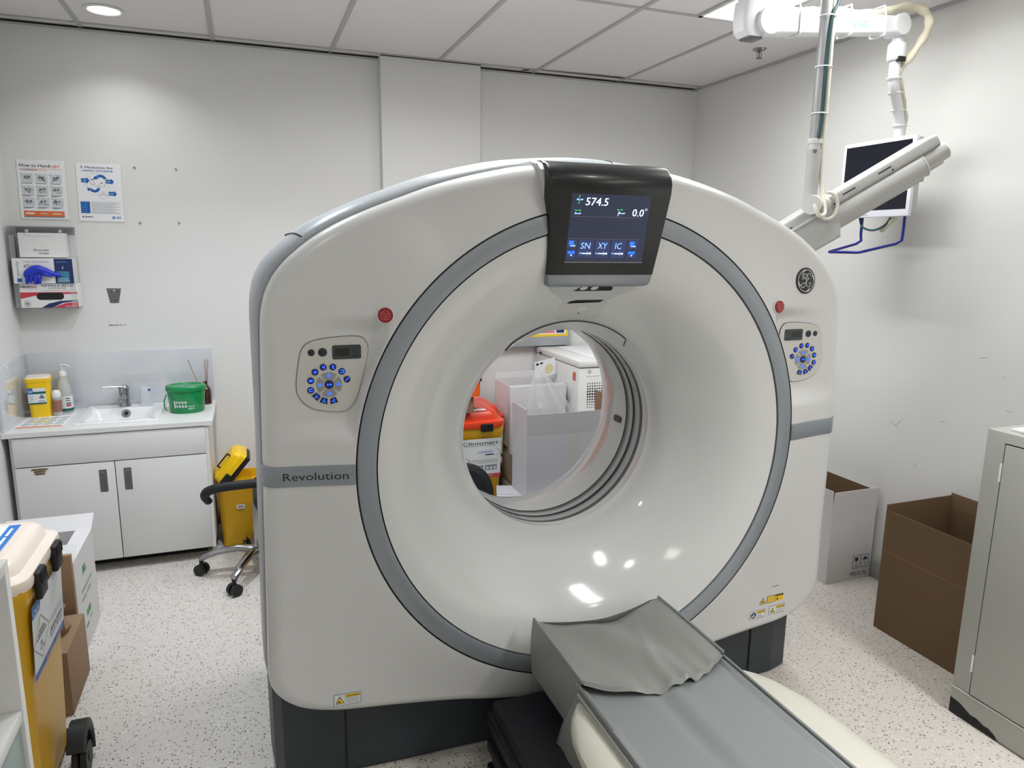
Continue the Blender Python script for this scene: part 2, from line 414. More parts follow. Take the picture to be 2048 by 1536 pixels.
# ------------------------------------------------------------------ the scanner
GX, GZ = .964, .998
G = thing('ct_scanner', 'large white ring-shaped CT scanner with silver trim around its round opening', 'CT scanner', (GX, 2.2, 0))
half = [(0, .235), (.2, .222), (.31, .204), (.45, .168), (.56, .128), (.66, .088), (.74, .050), (.81, .005), (.872, -.05), (.910, -.105), (.930, -.17),
        (.937, -.27), (.947, -.6), (.957, -1.0), (.962, -1.17), (.955, -1.225), (.925, -1.268), (.88, -1.300), (.82, -1.320), (.75, -1.332), (.6, -1.345), (.44, -1.36), (.27, -1.385), (0, -1.415)]
half = [(p[0], p[1] + 1.6 - GZ) for p in half]
full = half + [(-x, z) for x, z in half[-2:0:-1]]
dense = cr([(p[0], p[1], 0) for p in full], 10, True)
ths = np.array([math.atan2(p[0], p[1]) % (2 * PI) for p in dense]); rs = np.array([math.hypot(p[0], p[1]) for p in dense])
o_ = np.argsort(ths); ths = ths[o_]; rs = rs[o_]
ths = np.concatenate([ths[-1:] - 2 * PI, ths, ths[:1] + 2 * PI]); rs = np.concatenate([rs[-1:], rs, rs[:1]])
def Rout(th): return float(np.interp(th % (2 * PI), ths, rs))
def smooth(a, b, x):
    t = min(1, max(0, (x - a) / (b - a))); return t * t * (3 - 2 * t)
PL_Y = 1.8885
def recess(X, Z):   # 0..1 weight of the scooped pocket round each control panel
    X = abs(X); u = X - .762; v = Z - .268
    iu = smooth(.150, .104, -u) if u < 0 else smooth(.20, .11, u)
    top = smooth(.158, .112, v) if v > 0 else smooth(.180, .114, -v)
    return iu * top * smooth(.7165, .7315, math.hypot(X, Z))
def face_y(X, Z):
    r = math.hypot(X, Z); d = max(0, r - .715)
    y = 1.848 + .05 * (1 - math.exp(-(d / .16) ** 1.3))
    return y + recess(X, Z) * max(0, PL_Y - y)
def surf_frame(X, Z, off):
    e = .012; gx = (face_y(X + e, Z) - face_y(X - e, Z)) / (2 * e); gz = (face_y(X, Z + e) - face_y(X, Z - e)) / (2 * e)
    n = Vector((gx, -1, gz)).normalized(); u = Vector((1, gx, 0)).normalized(); v = n.cross(u)
    return frame(Vector((GX + X, face_y(X, Z), GZ + Z)) + n * off, u, v)
def gp(r, th, y): return (GX + r * math.sin(th), y, GZ + r * math.cos(th))
NT = 720
TH = [2 * PI * i / NT for i in range(NT)]
rings = []; ER = .046
for k in range(97):
    t = (k / 96) ** 1.35
    rings.append([gp(.716 + (Rout(a) - ER - .716) * t, a, face_y((.716 + (Rout(a) - ER - .716) * t) * math.sin(a), (.716 + (Rout(a) - ER - .716) * t) * math.cos(a))) for a in TH])
for k in range(1, 9):
    p = PI / 2 * k / 8
    rings.append([gp(Rout(a) - ER + ER * math.sin(p), a, face_y((Rout(a) - ER) * math.sin(a), (Rout(a) - ER) * math.cos(a)) * 1.0 + ER * (1 - math.cos(p))) for a in TH])
rings.append([gp(Rout(a), a, 1.986) for a in TH])
rings.append([gp(Rout(a) - .03, a, 1.988) for a in TH])
def front_loft(name, rings, m, parent): return MB().loft([r[::-1] for r in rings], m, False, False).build(name, parent)
cover = front_loft('front_cover', rings, M_gan, G)
front_loft('gap_seal', [[gp(Rout(a) - .012, a, 1.975) for a in TH], [gp(Rout(a) - .012, a, 1.999) for a in TH]], M_dark, G)
# silver ring with its dark joints
def polar(prof, n=160, a0=0, a1=2 * PI):
    full_ = abs(a1 - a0 - 2 * PI) < 1e-6; N = n if full_ else n + 1
    return [[gp(r, a0 + (a1 - a0) * i / n, y) for i in range(N)][::-1] for r, y in prof]
mb = MB()
mb.loft(polar([(.660, 1.856), (.6615, 1.8475), (.665, 1.8455), (.708, 1.8455), (.7115, 1.8475), (.713, 1.856)]), M_silver, False, False)
mb.build('silver_ring', G)
MB().loft(polar([(.712, 1.8515), (.7175, 1.8515), (.7175, 1.87), ]), M_dark, False, False).loft(polar([(.656, 1.87), (.656, 1.8545), (.6615, 1.8545)]), M_dark, False, False).build('ring_gap', G)
# funnel
_fp = cr([(.660, 1.851, 0), (.62, 1.859, 0), (.58, 1.873, 0), (.54, 1.893, 0), (.50, 1.922, 0), (.46, 1.958, 0), (.42, 2.000, 0), (.39, 2.034, 0), (.370, 2.062, 0), (.355, 2.090, 0), (.345, 2.112, 0), (.3385, 2.130, 0)], 6)
FR_ = [p[0] for p in _fp][::-1]; FY_ = [p[1] for p in _fp][::-1]
def fun_y(r):
    return float(np.interp(r, FR_, FY_))
prof = [(.657 - .318 * k / 30, fun_y(.657 - .318 * k / 30)) for k in range(31)]
prof = prof + [(.3375, 2.130), (.3385, 2.138), (.341, 2.150), (.341, 2.172)]
funnel = MB().loft(polar(prof, 200)[::1], M_funnel, False, False).build('bore_funnel', G)
mb = MB()
for y0, y1, r, m in ((2.171, 2.190, .3425, M_ringbr), (2.190, 2.224, .343, M_glass), (2.224, 2.243, .344, M_black), (2.243, 2.272, .343, M_glass), (2.272, 2.290, .3425, M_ringbr)):
    mb.loft(polar([(r, y0), (r, y1)], 160), m, False, False)
    mb.loft(polar([(r - .0012, y1 - .0012), (r - .0012, y1 + .0012)], 160), M_dark if m != M_glass else M_glass, False, False)
mb.build('scan_window', G)
prof = [(.3415, 2.290), (.3405, 2.30), (.340, 2.38), (.342, 2.42), (.350, 2.46), (.366, 2.52), (.392, 2.58), (.420, 2.625), (.445, 2.655), (.47, 2.675), (.50, 2.688), (.56, 2.695)]
cone = MB().loft(polar(prof, 160), M_funnel, False, False).build('rear_funnel', G)
mb = MB(); a = math.radians(96)
mb.M = frame(gp(.3385, a, 2.352), (0, 1, 0), (-math.cos(a), 0, math.sin(a)))
mb.M = Matrix.Translation(gp(.339, a, 2.345)) @ Matrix.Rotation(a - PI / 2, 4, 'Y') @ Matrix(((0, 0, -1, 0), (1, 0, 0, 0), (0, 1, 0, 0), (0, 0, 0, 1)))
mb.prism(rrect(-.028, -.012, .028, .012, .011), .0, .003, M_black)
mb.prism(rrect(-.016, -.008, .0, .008, .002), .003, .0036, M_lcd)
mb.build('microphone', G)
# grey shell
rings = []
def Rsh(a):
    R = Rout(a); z = R * math.cos(a)
    return .014 + .022 * smooth(.0, .75, z)
for y, k, q in ((2.000, 0, -.03), (1.992, 0, -.002), (1.992, .15, 0), (1.996, .35, 0), (2.01, .62, 0), (2.05, .85, 0), (2.12, .97, 0), (2.2, 1, 0), (2.45, 1, -.002), (2.58, .9, -.008), (2.64, .6, -.02), (2.68, 0, -.045), (2.695, -1, -.08), (2.697, -1, -.14)):
    rings.append([gp(Rout(a) + Rsh(a) * k + q, a, y) for a in TH[::3]])
rings.append([gp(.555, a, 2.697) for a in TH[::3]])
shell = front_loft('rear_shell', rings, M_shell, G)
for i, sa in enumerate((math.atan2(-.842, .64), math.atan2(.097, .88), math.atan2(.842, .64))):
    R = Rout(sa)
    pts = [gp(R + Rsh(sa) * k + .0005, sa, y) for y, k in ((1.993, .1), (2.01, .62), (2.05, .85), (2.12, .97), (2.2, 1), (2.45, 1), (2.58, .9))]
    MB().tube(pts, .0022, M_dark, 6).build('shell_seam', G)
# base
bp = [(-.945, 2.62), (-.965, 2.2), (-.955, 2.06), (-.93, 2.015), (-.85, 1.998), (-.6, 1.987), (0, 1.980), (.6, 1.987), (.85, 1.998), (.93, 2.02), (.965, 2.06), (.972, 2.12), (.965, 2.62)]
mb = MB().prism([(GX + x, y) for x, y in bp], .012, .345, M_base)
mb.prism([(GX + x * .985, y + .012) for x, y in bp], 0, .012, M_dark)
base = mb.build('base', G)
for sx, sy in ((-.75, 1.992), (.74, 1.992)): MB().box(GX + sx - .0025, sy - .003, .012, GX + sx + .0025, sy + .01, .34, M_dark).build('base_seam', G)
# side bands
for sgn, txt in ((-1, 'Revolution'), (1, None)):
    mb = MB(); n = 14; vf = []; vb = []; zt, zb = 1.031 - GZ, .974 - GZ
    cols = []
    for k in range(n + 1):
        X = .7165 + (.905 - .7165) * k / n; y = face_y(X, .0) - .003
        cols.append((X, y))
    y_e = face_y(.905, 0)
    for k in range(1, 7):
        p = PI / 2 * k / 6; cols.append((.905 + .048 * math.sin(p), y_e - .003 + .049 * (1 - math.cos(p))))
    cols.append((.953, 1.975))
    ringsb = []
    for X, y in cols:
        c2 = [(y + .006, zt + .0), (y + .001, zt - .001), (y, zt - .004), (y, zb + .004), (y + .001, zb + .001), (y + .006, zb)]
        ringsb.append([(GX + sgn * X, a, GZ + b) for a, b in c2])
    if sgn < 0: ringsb = ringsb[::-1]
    mb.loft(ringsb, M_silver, False, False, True, False)
    bnd = mb.build('side_band', G)
    if txt:
        m2 = MB(); X0 = -.905; vs, fs, L = text_geo('Revolution'); sx = .164 / L; out = []
        for vx, vy in vs:
            X = X0 + .006 + vx * sx; out.append((GX + X, face_y(X, 0) - .0036, GZ + zb + .018 + vy * .030))
        m2.add(out, fs, M_ink); m2.build('band_lettering', bnd)
# console insert + display
mb = MB(); rows = []
def ins_w(z): return .208 - (.208 - .122) * ((1.83 - z) / (1.83 - 1.367))
for z, y in ((1.834, 1.97), (1.832, 1.90), (1.824, 1.868), (1.806, 1.850), (1.77, 1.848), (1.66, 1.858), (1.56, 1.868), (1.50, 1.884), (1.486, 1.905), (1.474, 1.926), (1.456, 1.950), (1.437, 1.973), (1.41, 2.000), (1.390, 2.022), (1.382, 2.034), (1.379, 2.044), (1.3785, 2.055)):
    w_ = ins_w(z); r_ = .012
    row = [(-w_, min(2.1, y + .06)), (-w_, y + .012), (-w_ + .003, y + .004), (-w_ + r_, y)] + [(-w_ + r_ + (2 * w_ - 2 * r_) * k / 8, y) for k in range(1, 8)] + [(w_ - r_, y), (w_ - .003, y + .004), (w_, y + .012), (w_, min(2.1, y + .06))]
    rows.append([(GX + a, b, z) for a, b in row])
mb.loft([r for r in rows], M_gan, False, False, True, False)
ins = mb.build('console_surround', G)
m2 = MB(); m2.M = frame((GX, 1.921, 1.478), (1, 0, 0), (0, -.75, .66))
def on_ins(z):   # y of the surround centre
    zs = [1.37, 1.385, 1.41, 1.437, 1.456, 1.474, 1.486, 1.5]; ys = [2.044, 2.026, 2.000, 1.973, 1.950, 1.926, 1.905, 1.884]
    return float(np.interp(z, zs, ys))
def inspoly(pts, m, off=.0012):
    m2.M = Matrix.Identity(4); m2.add([(GX + x, on_ins(z) - off, z) for x, z in pts], [tuple(range(len(pts)))], m)
inspoly([(-.062, 1.474), (.063, 1.474), (.063, 1.483), (.05, 1.489), (-.045, 1.489)][::1], M_dark)
for cx in (-.035, .0): inspoly([(cx + .012 * math.cos(a), 1.483 + .006 * math.sin(a)) for a in [PI * 2 * k / 14 for k in range(14)]], M_white, .003)
inspoly([(-.056, 1.433), (.052, 1.436), (.062, 1.444), (-.03, 1.444), (-.052, 1.440)], M_dark)
inspoly([(-.012, 1.408), (.016, 1.409), (.018, 1.420), (-.010, 1.419)], M_label, .001)
inspoly([(-.004, 1.398), (.001, 1.398), (.001, 1.402), (-.004, 1.402)], M_dark, .002)
m2.build('camera_slot', ins)
# crescent lip below the insert
mb = MB(); NA = 40; A0 = math.radians(36.5); arc = []; cres = []
for i in range(NA + 1):
    a = -A0 + 2 * A0 * i / NA; u = abs(a) / A0
    ra = .3735 - .009 * u ** 2 - (.014 * smooth(.9, 1.0, u))
    arc.append(gp(ra, a, fun_y(ra) - .005)); cres.append((ra, a))
rows = []
for q in (0, .02, .5, 1.0):
    rows.append([gp(.3385 + (ra - .3385) * (1 - q), a, fun_y(.3385 + (ra - .3385) * (1 - q)) - (.0005 if q == 0 else .0035)) for ra, a in cres][::-1])
mb.loft(rows, M_funnel, False, False, True, False); lip = mb.build('lip_cover', G)
MB().tube(arc, .0016, M_dark, 6).build('lip_joint', lip)
# display
def scr_y(z): return 1.8185 + (1.742 - z) * .21
dsp_rows = []
for z, y, wd_ in ((1.834, 1.96, .190), (1.834, 1.895, .191), (1.829, 1.862, .191), (1.818, 1.838, .191), (1.800, 1.822, .191), (1.778, 1.813, .190), (1.752, 1.8145, .189), (1.742, 1.8165, .1885), (1.60, scr_y(1.60) - .002, .176), (1.524, scr_y(1.524) - .002, .168)):
    dsp_rows.append([(GX + x, yy, z) for x, yy in ((-wd_, y + .05), (-wd_, y + .008), (-wd_ + .002, y + .002), (-wd_ + .008, y), (wd_ - .008, y), (wd_ - .002, y + .002), (wd_, y + .008), (wd_, y + .05))])
disp = MB().loft(dsp_rows, M_black, False, False, True, False).build('display_housing', G)
n0 = Vector((0, -1, 0)); up = Vector((0, -.21, 1)).normalized()
mb = MB(); y0 = scr_y(1.565) - .0035
zt_, zb_ = 1.744, 1.562
mb.M = frame((GX, scr_y(1.562) - .0025, 1.562), (1, 0, 0), (0, -.21, 1))
H_ = .186
mb.rect(-.1225, 0, .1225, H_, M_scr, .0002)
scrn = mb.build('screen', disp)
m2 = MB(); m2.M = mb.M
def sy(z): return (z - 1.562) * 1.022
m2.rect(-.1245, -.004, .1235, -.0015, M_silver, .0003)
m2.text('574.5', -.080, sy(1.714), .030, M_txtW, .0008, width=.068, shear=.08, bold=.0006)
m2.text('0.0', .068, sy(1.688), .029, M_txtW, .0008, width=.036, shear=.08, bold=.0006)
m2.ringd(.1115, sy(1.707), .0022, .0033, M_txtW, .0008)
m2.rect(-.115, sy(1.6835), .108, sy(1.6845), M_inkg, .0005); m2.rect(-.121, sy(1.6235), .103, sy(1.6245), M_inkg, .0005)
for x in (-.086, -.035, .016): m2.rect(x, sy(1.573), x + .046, sy(1.621), M_btile, .0005)
for x in (-.121, .071): m2.rect(x, sy(1.598), x + .029, sy(1.621), M_btile, .0005); m2.rect(x, sy(1.573), x + .027, sy(1.594), M_btile, .0005)
for t_, x in (('SN', -.080), ('XY', -.027), ('IC', .028)): m2.text(t_, x, sy(1.597), .025, M_txtC, .0009, width=.029 if t_ != 'IC' else .020, shear=.1)
def bed(x, y, c, s_=1):
    m2.rect(x, y, x + .018 * s_, y + .002, c, .0008); m2.rect(x + .001, y + .002, x + .006 * s_, y + .0045, c, .0008); m2.rect(x + .012 * s_, y + .002, x + .0205 * s_, y + .0035, c, .0008)
def arw(x, y, dx, dy, c, q=.003):
    m2.poly([(x + dx * q, y + dy * q), (x - dy * q * .8, y + dx * q * .8), (x + dy * q * .8, y - dx * q * .8)][::1], c, .0009); m2.stroke([(x, y), (x - dx * .005, y - dy * .005)], .0012, c, .0008)
bed(-.108, sy(1.7265), M_txtC); arw(-.100, sy(1.7365), 0, 1, M_grn); arw(-.100, sy(1.720), 0, -1, M_grn)
bed(-.110, sy(1.690), M_txtC); arw(-.1065, sy(1.700), -1, 0, M_grn); arw(-.094, sy(1.700), 1, 0, M_grn)
bed(.026, sy(1.6935), M_txtC); arw(.022, sy(1.7045), -1, 0, M_grn); arw(.034, sy(1.7045), 1, 0, M_grn); m2.stroke([(.024, sy(1.688)), (.026, sy(1.700))], .0018, M_txtW)
for x in (-.082, -.031, .020):
    m2.stroke([(x + .006, sy(1.587)), (x, sy(1.5845)), (x + .006, sy(1.582))], .0012, M_txtC)
    m2.rect(x + .008, sy(1.5825), x + .034, sy(1.5855), M_txtW, .0009); m2.disc(x + .034, sy(1.584), .003, M_txtW, .0009, 10); m2.rect(x + .025, sy(1.577), x + .0258, sy(1.591), M_txtC, .0009)
for x in (-.116, .075):
    m2.rect(x, sy(1.607), x + .014, sy(1.618), M_blueled, .0009); m2.rect(x + .004, sy(1.603), x + .019, sy(1.606), M_txtC, .0009); m2.disc(x + .017, sy(1.605), .002, M_txtW, .001, 8)
    m2.rect(x - .001, sy(1.583), x + .009, sy(1.590), M_blueled, .0009); m2.rect(x + .0105, sy(1.583), x + .0195, sy(1.590), M_blueled, .0009); m2.disc(x + .010, sy(1.579), .003, M_txtC, .001, 8)
m2.build('screen_graphics', scrn)
mb = MB(); rows = []
for z, q, wd_ in ((1.5235, 0, .168), (1.515, .0005, .167), (1.500, .001, .1645), (1.494, .003, .161), (1.489, .012, .152), (1.487, .05, .145)):
    y = scr_y(z) + q; rows.append([(GX + x, yy, z) for x, yy in ((-wd_, y + .05), (-wd_, y + .008), (-wd_ + .002, y + .002), (-wd_ + .008, y), (wd_ - .008, y), (wd_ - .002, y + .002), (wd_, y + .008), (wd_, y + .05))])
MB().loft(rows, M_silver, False, False, True, False).build('chin_band', disp)
# emergency buttons, control panels, badge
for sgn in (-1, 1):
    X, Z = sgn * .627, .424
    mb = MB(); mb.M = surf_frame(X, Z, -.0005)
    mb.lathe([(.0225, 0), (.0225, .0045), (.020, .0055), (.0195, .004)], M_white, n=32, cap=False)
    mb.lathe([(.0195, .003), (.0195, .009), (.0175, .011), (.012, .0105), (.001, .0103)], M_red, n=32, cap=False)
    mb.ringd(0, 0, .0112, .0124, M_pink, .0112)
    mb.stroke([(-.009, .005), (.009, .005), (0, -.010), (-.009, .005)], .0011, M_pink, .0112); mb.stroke([(0, .003), (0, -.003)], .0012, M_pink, .0112); mb.disc(0, -.005, .0008, M_pink, .0112, 8)
    mb.build('emergency_button', G)
    # control panel: outline in panel coordinates, mirrored for the right one
    ol = [(-.694, .367), (-.675, .352), (-.67, .329), (-.68, .284), (-.695, .228), (-.708, .195), (-.727, .174), (-.755, .17), (-.807, .179), (-.836, .197), (-.852, .223), (-.854, .252), (-.848, .295), (-.84, .331), (-.827, .35), (-.8, .361), (-.748, .367)]
    ol = [(p[0], p[1]) for p in cr([(a, b, 0) for a, b in ol], 4, True)]
    def mp(p): return (-sgn * p[0], p[1])
    py = 1.8868
    fr = FB(GX, py, GZ)
    o2 = [mp(p) for p in ol]
    if sgn < 0: o2 = o2[::-1]
    mb = MB(); mb.M = fr; mb.prism(o2[::-1] if sgn > 0 else o2[::-1], -.004, .0016, M_panel)
    c0 = (sum(p[0] for p in o2) / len(o2), sum(p[1] for p in o2) / len(o2))
    mb2 = [(c0[0] + (p[0] - c0[0]) * 1.012, c0[1] + (p[1] - c0[1]) * 1.012) for p in o2]
    mb.prism(mb2[::-1], -.004, .0006, M_dark)
    pan = mb.build('control_panel', G)
    def piece(name, fn):
        q = MB(); q.M = fr; fn(q); q.build(name, pan)
    def dpt(q, x, y, r, m=M_btnk):
        X_, Y_ = mp((x, y)); q.lathe([(r, .001), (r, .003), (r * .9, .0036), (.0001, .0036)], m, (X_, Y_), 24, cap=False); return X_, Y_
    piece('button', lambda q: dpt(q, -.8145, .329, .0088)); piece('button', lambda q: dpt(q, -.7862, .329, .0112))
    def lcd(q):
        a_, b_ = mp((-.762, .309)), mp((-.688, .346)); x0, x1 = sorted((a_[0], b_[0]))
        q.prism(rrect(x0, .309, x1, .346, .005), .001, .0028, M_lcd)
        a_, b_ = mp((-.755, .318)), mp((-.7185, .338)); y0_, y1_ = sorted((a_[0], b_[0])); q.rect(y0_, .318, y1_, .338, M_black, .003)
        a_ = mp((-.704, .331)); q.ringd(a_[0], a_[1], .0055, .0064, M_ink, .003)
        for k in range(3): q.disc(a_[0] + .0028 * math.cos(2.1 * k), a_[1] + .0028 * math.sin(2.1 * k), .0012, M_ink, .003, 8)
        for k in range(3): q.rect(a_[0] - .006 + .005 * k, .314, a_[0] - .003 + .005 * k, .319, M_ink, .003)
    piece('mode_display', lcd)
    RND = [(-.786, .290), (-.7615, .2895), (-.739, .277), (-.7265, .2555), (-.807, .278), (-.8185, .256), (-.8195, .231)]
    ICON = [[(-.003, .002), (.002, -.003), (.003, .004)], [(-.002, .004), (.002, .001), (-.002, -.001), (.002, -.004)], [(-.004, .003), (.004, .003), (.004, -.003), (-.004, -.003)], [(-.004, -.003), (0, 0), (.004, .004)], [(-.004, 0), (.004, 0), (0, 0), (0, .004), (0, -.004)], [(-.004, .0015), (.004, .0015), (-.004, -.0018), (.004, -.0018)], [(.004, .003), (-.003, .003), (-.003, -.003), (.004, -.003)]]
    for bi, (bx_, bz_) in enumerate(RND):
        def rb(q):
            X_, Y_ = dpt(q, bx_, bz_, .0088, M_btn); q.stroke([(X_ + a * 1.05, Y_ + b * 1.05) for a, b in ICON[bi]], .0021, M_blueled, .0042)
        piece('button', rb)
    cx_, cy_ = -.7725, .2435
    for ka in range(4):
        def seg(q):
            a0_, a1_ = PI / 2 * ka - PI / 4 + .12, PI / 2 * ka + PI / 4 - .12; X_, Y_ = mp((cx_, cy_))
            pts_ = [(X_ + .0325 * math.cos(a0_ + (a1_ - a0_) * k / 8), Y_ + .0325 * math.sin(a0_ + (a1_ - a0_) * k / 8)) for k in range(9)] + [(X_ + .0145 * math.cos(a1_ - (a1_ - a0_) * k / 5), Y_ + .0145 * math.sin(a1_ - (a1_ - a0_) * k / 5)) for k in range(6)]
            q.prism(pts_, .001, .0032, M_btng); am = PI / 2 * ka; ix, iy = X_ + .0238 * math.cos(am), Y_ + .0238 * math.sin(am)
            q.stroke([(ix - .004, iy - .002), (ix + .004, iy - .002), (ix, iy + .004), (ix - .004, iy - .002)], .0020, M_blueled, .0038)
        piece('direction_button', seg)
    def cb(q):
        X_, Y_ = dpt(q, cx_, cy_, .0118, M_btn); q.stroke([(X_ - .006, Y_), (X_ + .006, Y_)], .0016, M_blueled, .0042); q.stroke([(X_ - .003, Y_ - .003), (X_ - .006, Y_), (X_ - .003, Y_ + .003)], .0012, M_blueled, .0042); q.stroke([(X_ + .003, Y_ - .003), (X_ + .006, Y_), (X_ + .003, Y_ + .003)], .0012, M_blueled, .0042)
    piece('centre_button', cb)
    for am in (math.radians(222), math.radians(251), math.radians(283)):
        def tb(q):
            X_, Y_ = cx_, cy_; d_ = .195
            P_ = [mp((X_ + r_ * math.cos(a_), Y_ + r_ * math.sin(a_))) for r_, a_ in ((.0375, am - d_), (.0525, am - d_), (.0525, am + d_), (.0375, am + d_))]
            if sgn < 0: P_ = P_
            else: P_ = P_[::-1]
            q.prism(P_, .001, .0034, M_btn); c_ = mp((X_ + .0448 * math.cos(am), Y_ + .0448 * math.sin(am)))
            q.stroke([(c_[0] - .004, c_[1] - .002), (c_[0], c_[1] + .001), (c_[0] + .003, c_[1] - .004)], .0018, M_blueled, .004); q.disc(c_[0] + .001, c_[1] + .004, .0015, M_blueled, .004, 8)
        piece('tilt_button', tb)
X, Z = .752, .504
mb = MB(); mb.M = surf_frame(X, Z, .0002)
mb.lathe([(.042, -.003), (.042, .003), (.0405, .004), (.0001, .004)], M_black, n=48, cap=False)
mb.ringd(0, 0, .0345, .0362, M_white, .0044, 48)
for k in range(4):
    a = PI / 2 * k + .1; mb.stroke([(.0335 * math.cos(a + q), .0335 * math.sin(a + q)) for q in (0, .15, .3)] + [(.029 * math.cos(a + .42), .029 * math.sin(a + .42))], .003, M_white, .0045)
def sp(P): return [(p[0], p[1]) for p in cr([(a * .0013, b * .0013, 0) for a, b in P], 6)]
mb.stroke(sp([(-16, 12), (-15, 17), (-9, 16), (-8, 8), (-12, 4), (-13, 9), (-8, 15), (0, 17), (2, 13), (-3, 8), (-5, 4), (1, 6), (0, -3), (-4, -13), (-11, -17), (-17, -13), (-14, -8), (-6, -6), (1, -3)]), .0021, M_white, .0046)
mb.stroke(sp([(14, 12), (15, 16), (9, 18), (4, 13), (5, 7), (10, 5), (5, 3), (1, -4), (3, -12), (9, -15), (15, -12), (16, -6), (11, -5), (10, -9)]), .0021, M_white, .0046)
mb.build('badge', G)
# warning labels
def warn(x0, z0, wd_, ht, tilt, kind):
    X = x0 + wd_ / 2 - GX; Z = z0 + ht / 2 - GZ
    q = MB(); q.M = surf_frame(X, Z, .0008) @ Matrix.Translation((-wd_ / 2, -ht / 2, 0))
    if kind == 'caution':
        q.rect(0, 0, wd_, ht, M_silver, .0002); q.rect(.002, .002, wd_ - .002, ht - .002, M_label, .0004)
        q.poly([(.005, .006), (wd_ * .40, .006), (wd_ * .22, ht - .006)], M_ink, .0006); q.poly([(.008, .0075), (wd_ * .37, .0075), (wd_ * .22, ht - .010)], M_yelb, .0008); q.rect(.012, .010, .020, .014, M_ink, .001)
        q.rect(wd_ * .43, ht - .013, wd_ - .003, ht - .003, M_yelb, .0006); q.text('CAUTION', wd_ * .46, ht - .0115, .008, M_ink, .0009, width=wd_ * .48, bold=.0003)
        for k, t_ in enumerate(('PINCH POINT', 'Keep hands clear', 'when tilting')): q.text(t_, wd_ * .70, ht - .0195 - .0055 * k, .0042, M_ink, .0008, width=wd_ * .45, align='C')
        q.rect(wd_ * .42, .003, wd_ * .424, ht - .003, M_ink, .0006)
    elif kind == 'read':
        q.rect(0, 0, wd_, ht, M_silver, .0002); q.rect(.002, .002, wd_ - .002, ht - .002, M_label, .0004); q.disc(.016, ht / 2, .012, M_navy, .0006); q.disc(.016, ht / 2 + .004, .003, M_label, .0008, 10); q.rect(.009, ht / 2 - .006, .021, ht / 2 - .001, M_label, .0008)
        q.rect(wd_ * .43, ht - .013, wd_ - .003, ht - .003, M_yelb, .0006); q.text('CAUTION', wd_ * .46, ht - .0115, .008, M_ink, .0009, width=wd_ * .48, bold=.0003)
        for k in range(3): q.rect(wd_ * .46, .004 + .0045 * k, wd_ * (.9 - .05 * k), .0055 + .0045 * k, M_inkg, .0008)
    elif kind == 'laser':
        q.poly([(0, 0), (.030, 0), (.015, .027)], M_ink, .0004); q.poly([(.003, .0018), (.027, .0018), (.015, .023)], M_yelb, .0006); q.disc(.015, .009, .004, M_ink, .0008, 8)
        q.rect(.034, 0, .071, .027, M_ink, .0004); q.rect(.0355, .0015, .0695, .0255, M_yelb, .0006); q.rect(.074, 0, .108, .027, M_yelb, .0004); q.rect(.074, .019, .108, .027, M_ink, .0006); q.text('DANGER', .077, .0205, .005, M_yelb, .0008, width=.028); q.disc(.082, .009, .004, M_ink, .0008, 8)
        for k in range(3): q.rect(.038, .006 + .006 * k, .066, .0072 + .006 * k, M_inkg, .0008)
    else:
        q.rect(0, 0, wd_, ht, M_label, .0002)
        for k in range(14): q.rect(.002 + k * .0022, .004, .0032 + k * .0022, ht - .001, M_ink, .0004)
    q.build('warning_label', G)
warn(.172, .303, .077, .037, 0, 'caution'); warn(1.603, .315, .069, .033, 0, 'read'); warn(1.690, .318, .071, .034, 0, 'caution')
warn(1.640, .368, .108, .027, 0, 'laser'); warn(1.690, .423, .034, .010, 0, 'bar')

# ------------------------------------------------------------------ patient table
T = thing('patient_table', 'long low patient table with grey vinyl mattress covers running into the scanner', 'patient table', (GX, .8, 0))
def body_sec(y, k=1.0):
    P_ = [(.225, .474), (.255, .476), (.288, .470), (.305, .455), (.306, .435), (.285, .39), (.235, .33), (.20, .27), (.19, .22)]
    P_ = [(.20 + (a - .20) * k if i_ < 7 else a, b - (1 - k) * (.02 + .10 * (.474 - b))) for i_, (a, b) in enumerate(P_)]
    Q_ = [(.225, .474), (.27, .480), (.325, .474), (.362, .452), (.368, .42), (.335, .37), (.26, .32), (.21, .27), (.19, .22)]
    Q_ = [(.20 + (a - .20) * k if i_ < 7 else a, b - (1 - k) * (.02 + .10 * (.474 - b))) for i_, (a, b) in enumerate(Q_)]
    return [(GX - a, y, b) for a, b in P_][::-1] + [(GX + a, y, b) for a, b in Q_]
ys = [(1.50, .0), (1.49, .18), (1.475, .34), (1.45, .52), (1.42, .68), (1.37, .84), (1.30, .96), (1.20, 1.0), (1.0, 1.02), (.5, 1.02), (0, 1.02), (-.5, 1.02), (-.62, .9)]
MB().loft([body_sec(y, k)[::-1] for y, k in ys], M_tcream).build('table_body', T)
mb = MB()
for i in range(6):
    z0 = .02 + i * .042; q = .012 * (i % 2)
    mb.box(GX - .355 + q, .55 + q, z0, GX + .355 - q, 1.825 - q, z0 + .042, M_navyb, .008)
mb.build('bellows', T)
MB().box(GX - .33, -.45, 0, GX + .33, 1.80, .03, M_dark, .005).build('floor_plate', T)
MB().box(GX - .2, -.6, .43, GX + .2, 1.80, .468, M_shell, .008).build('cradle', T)
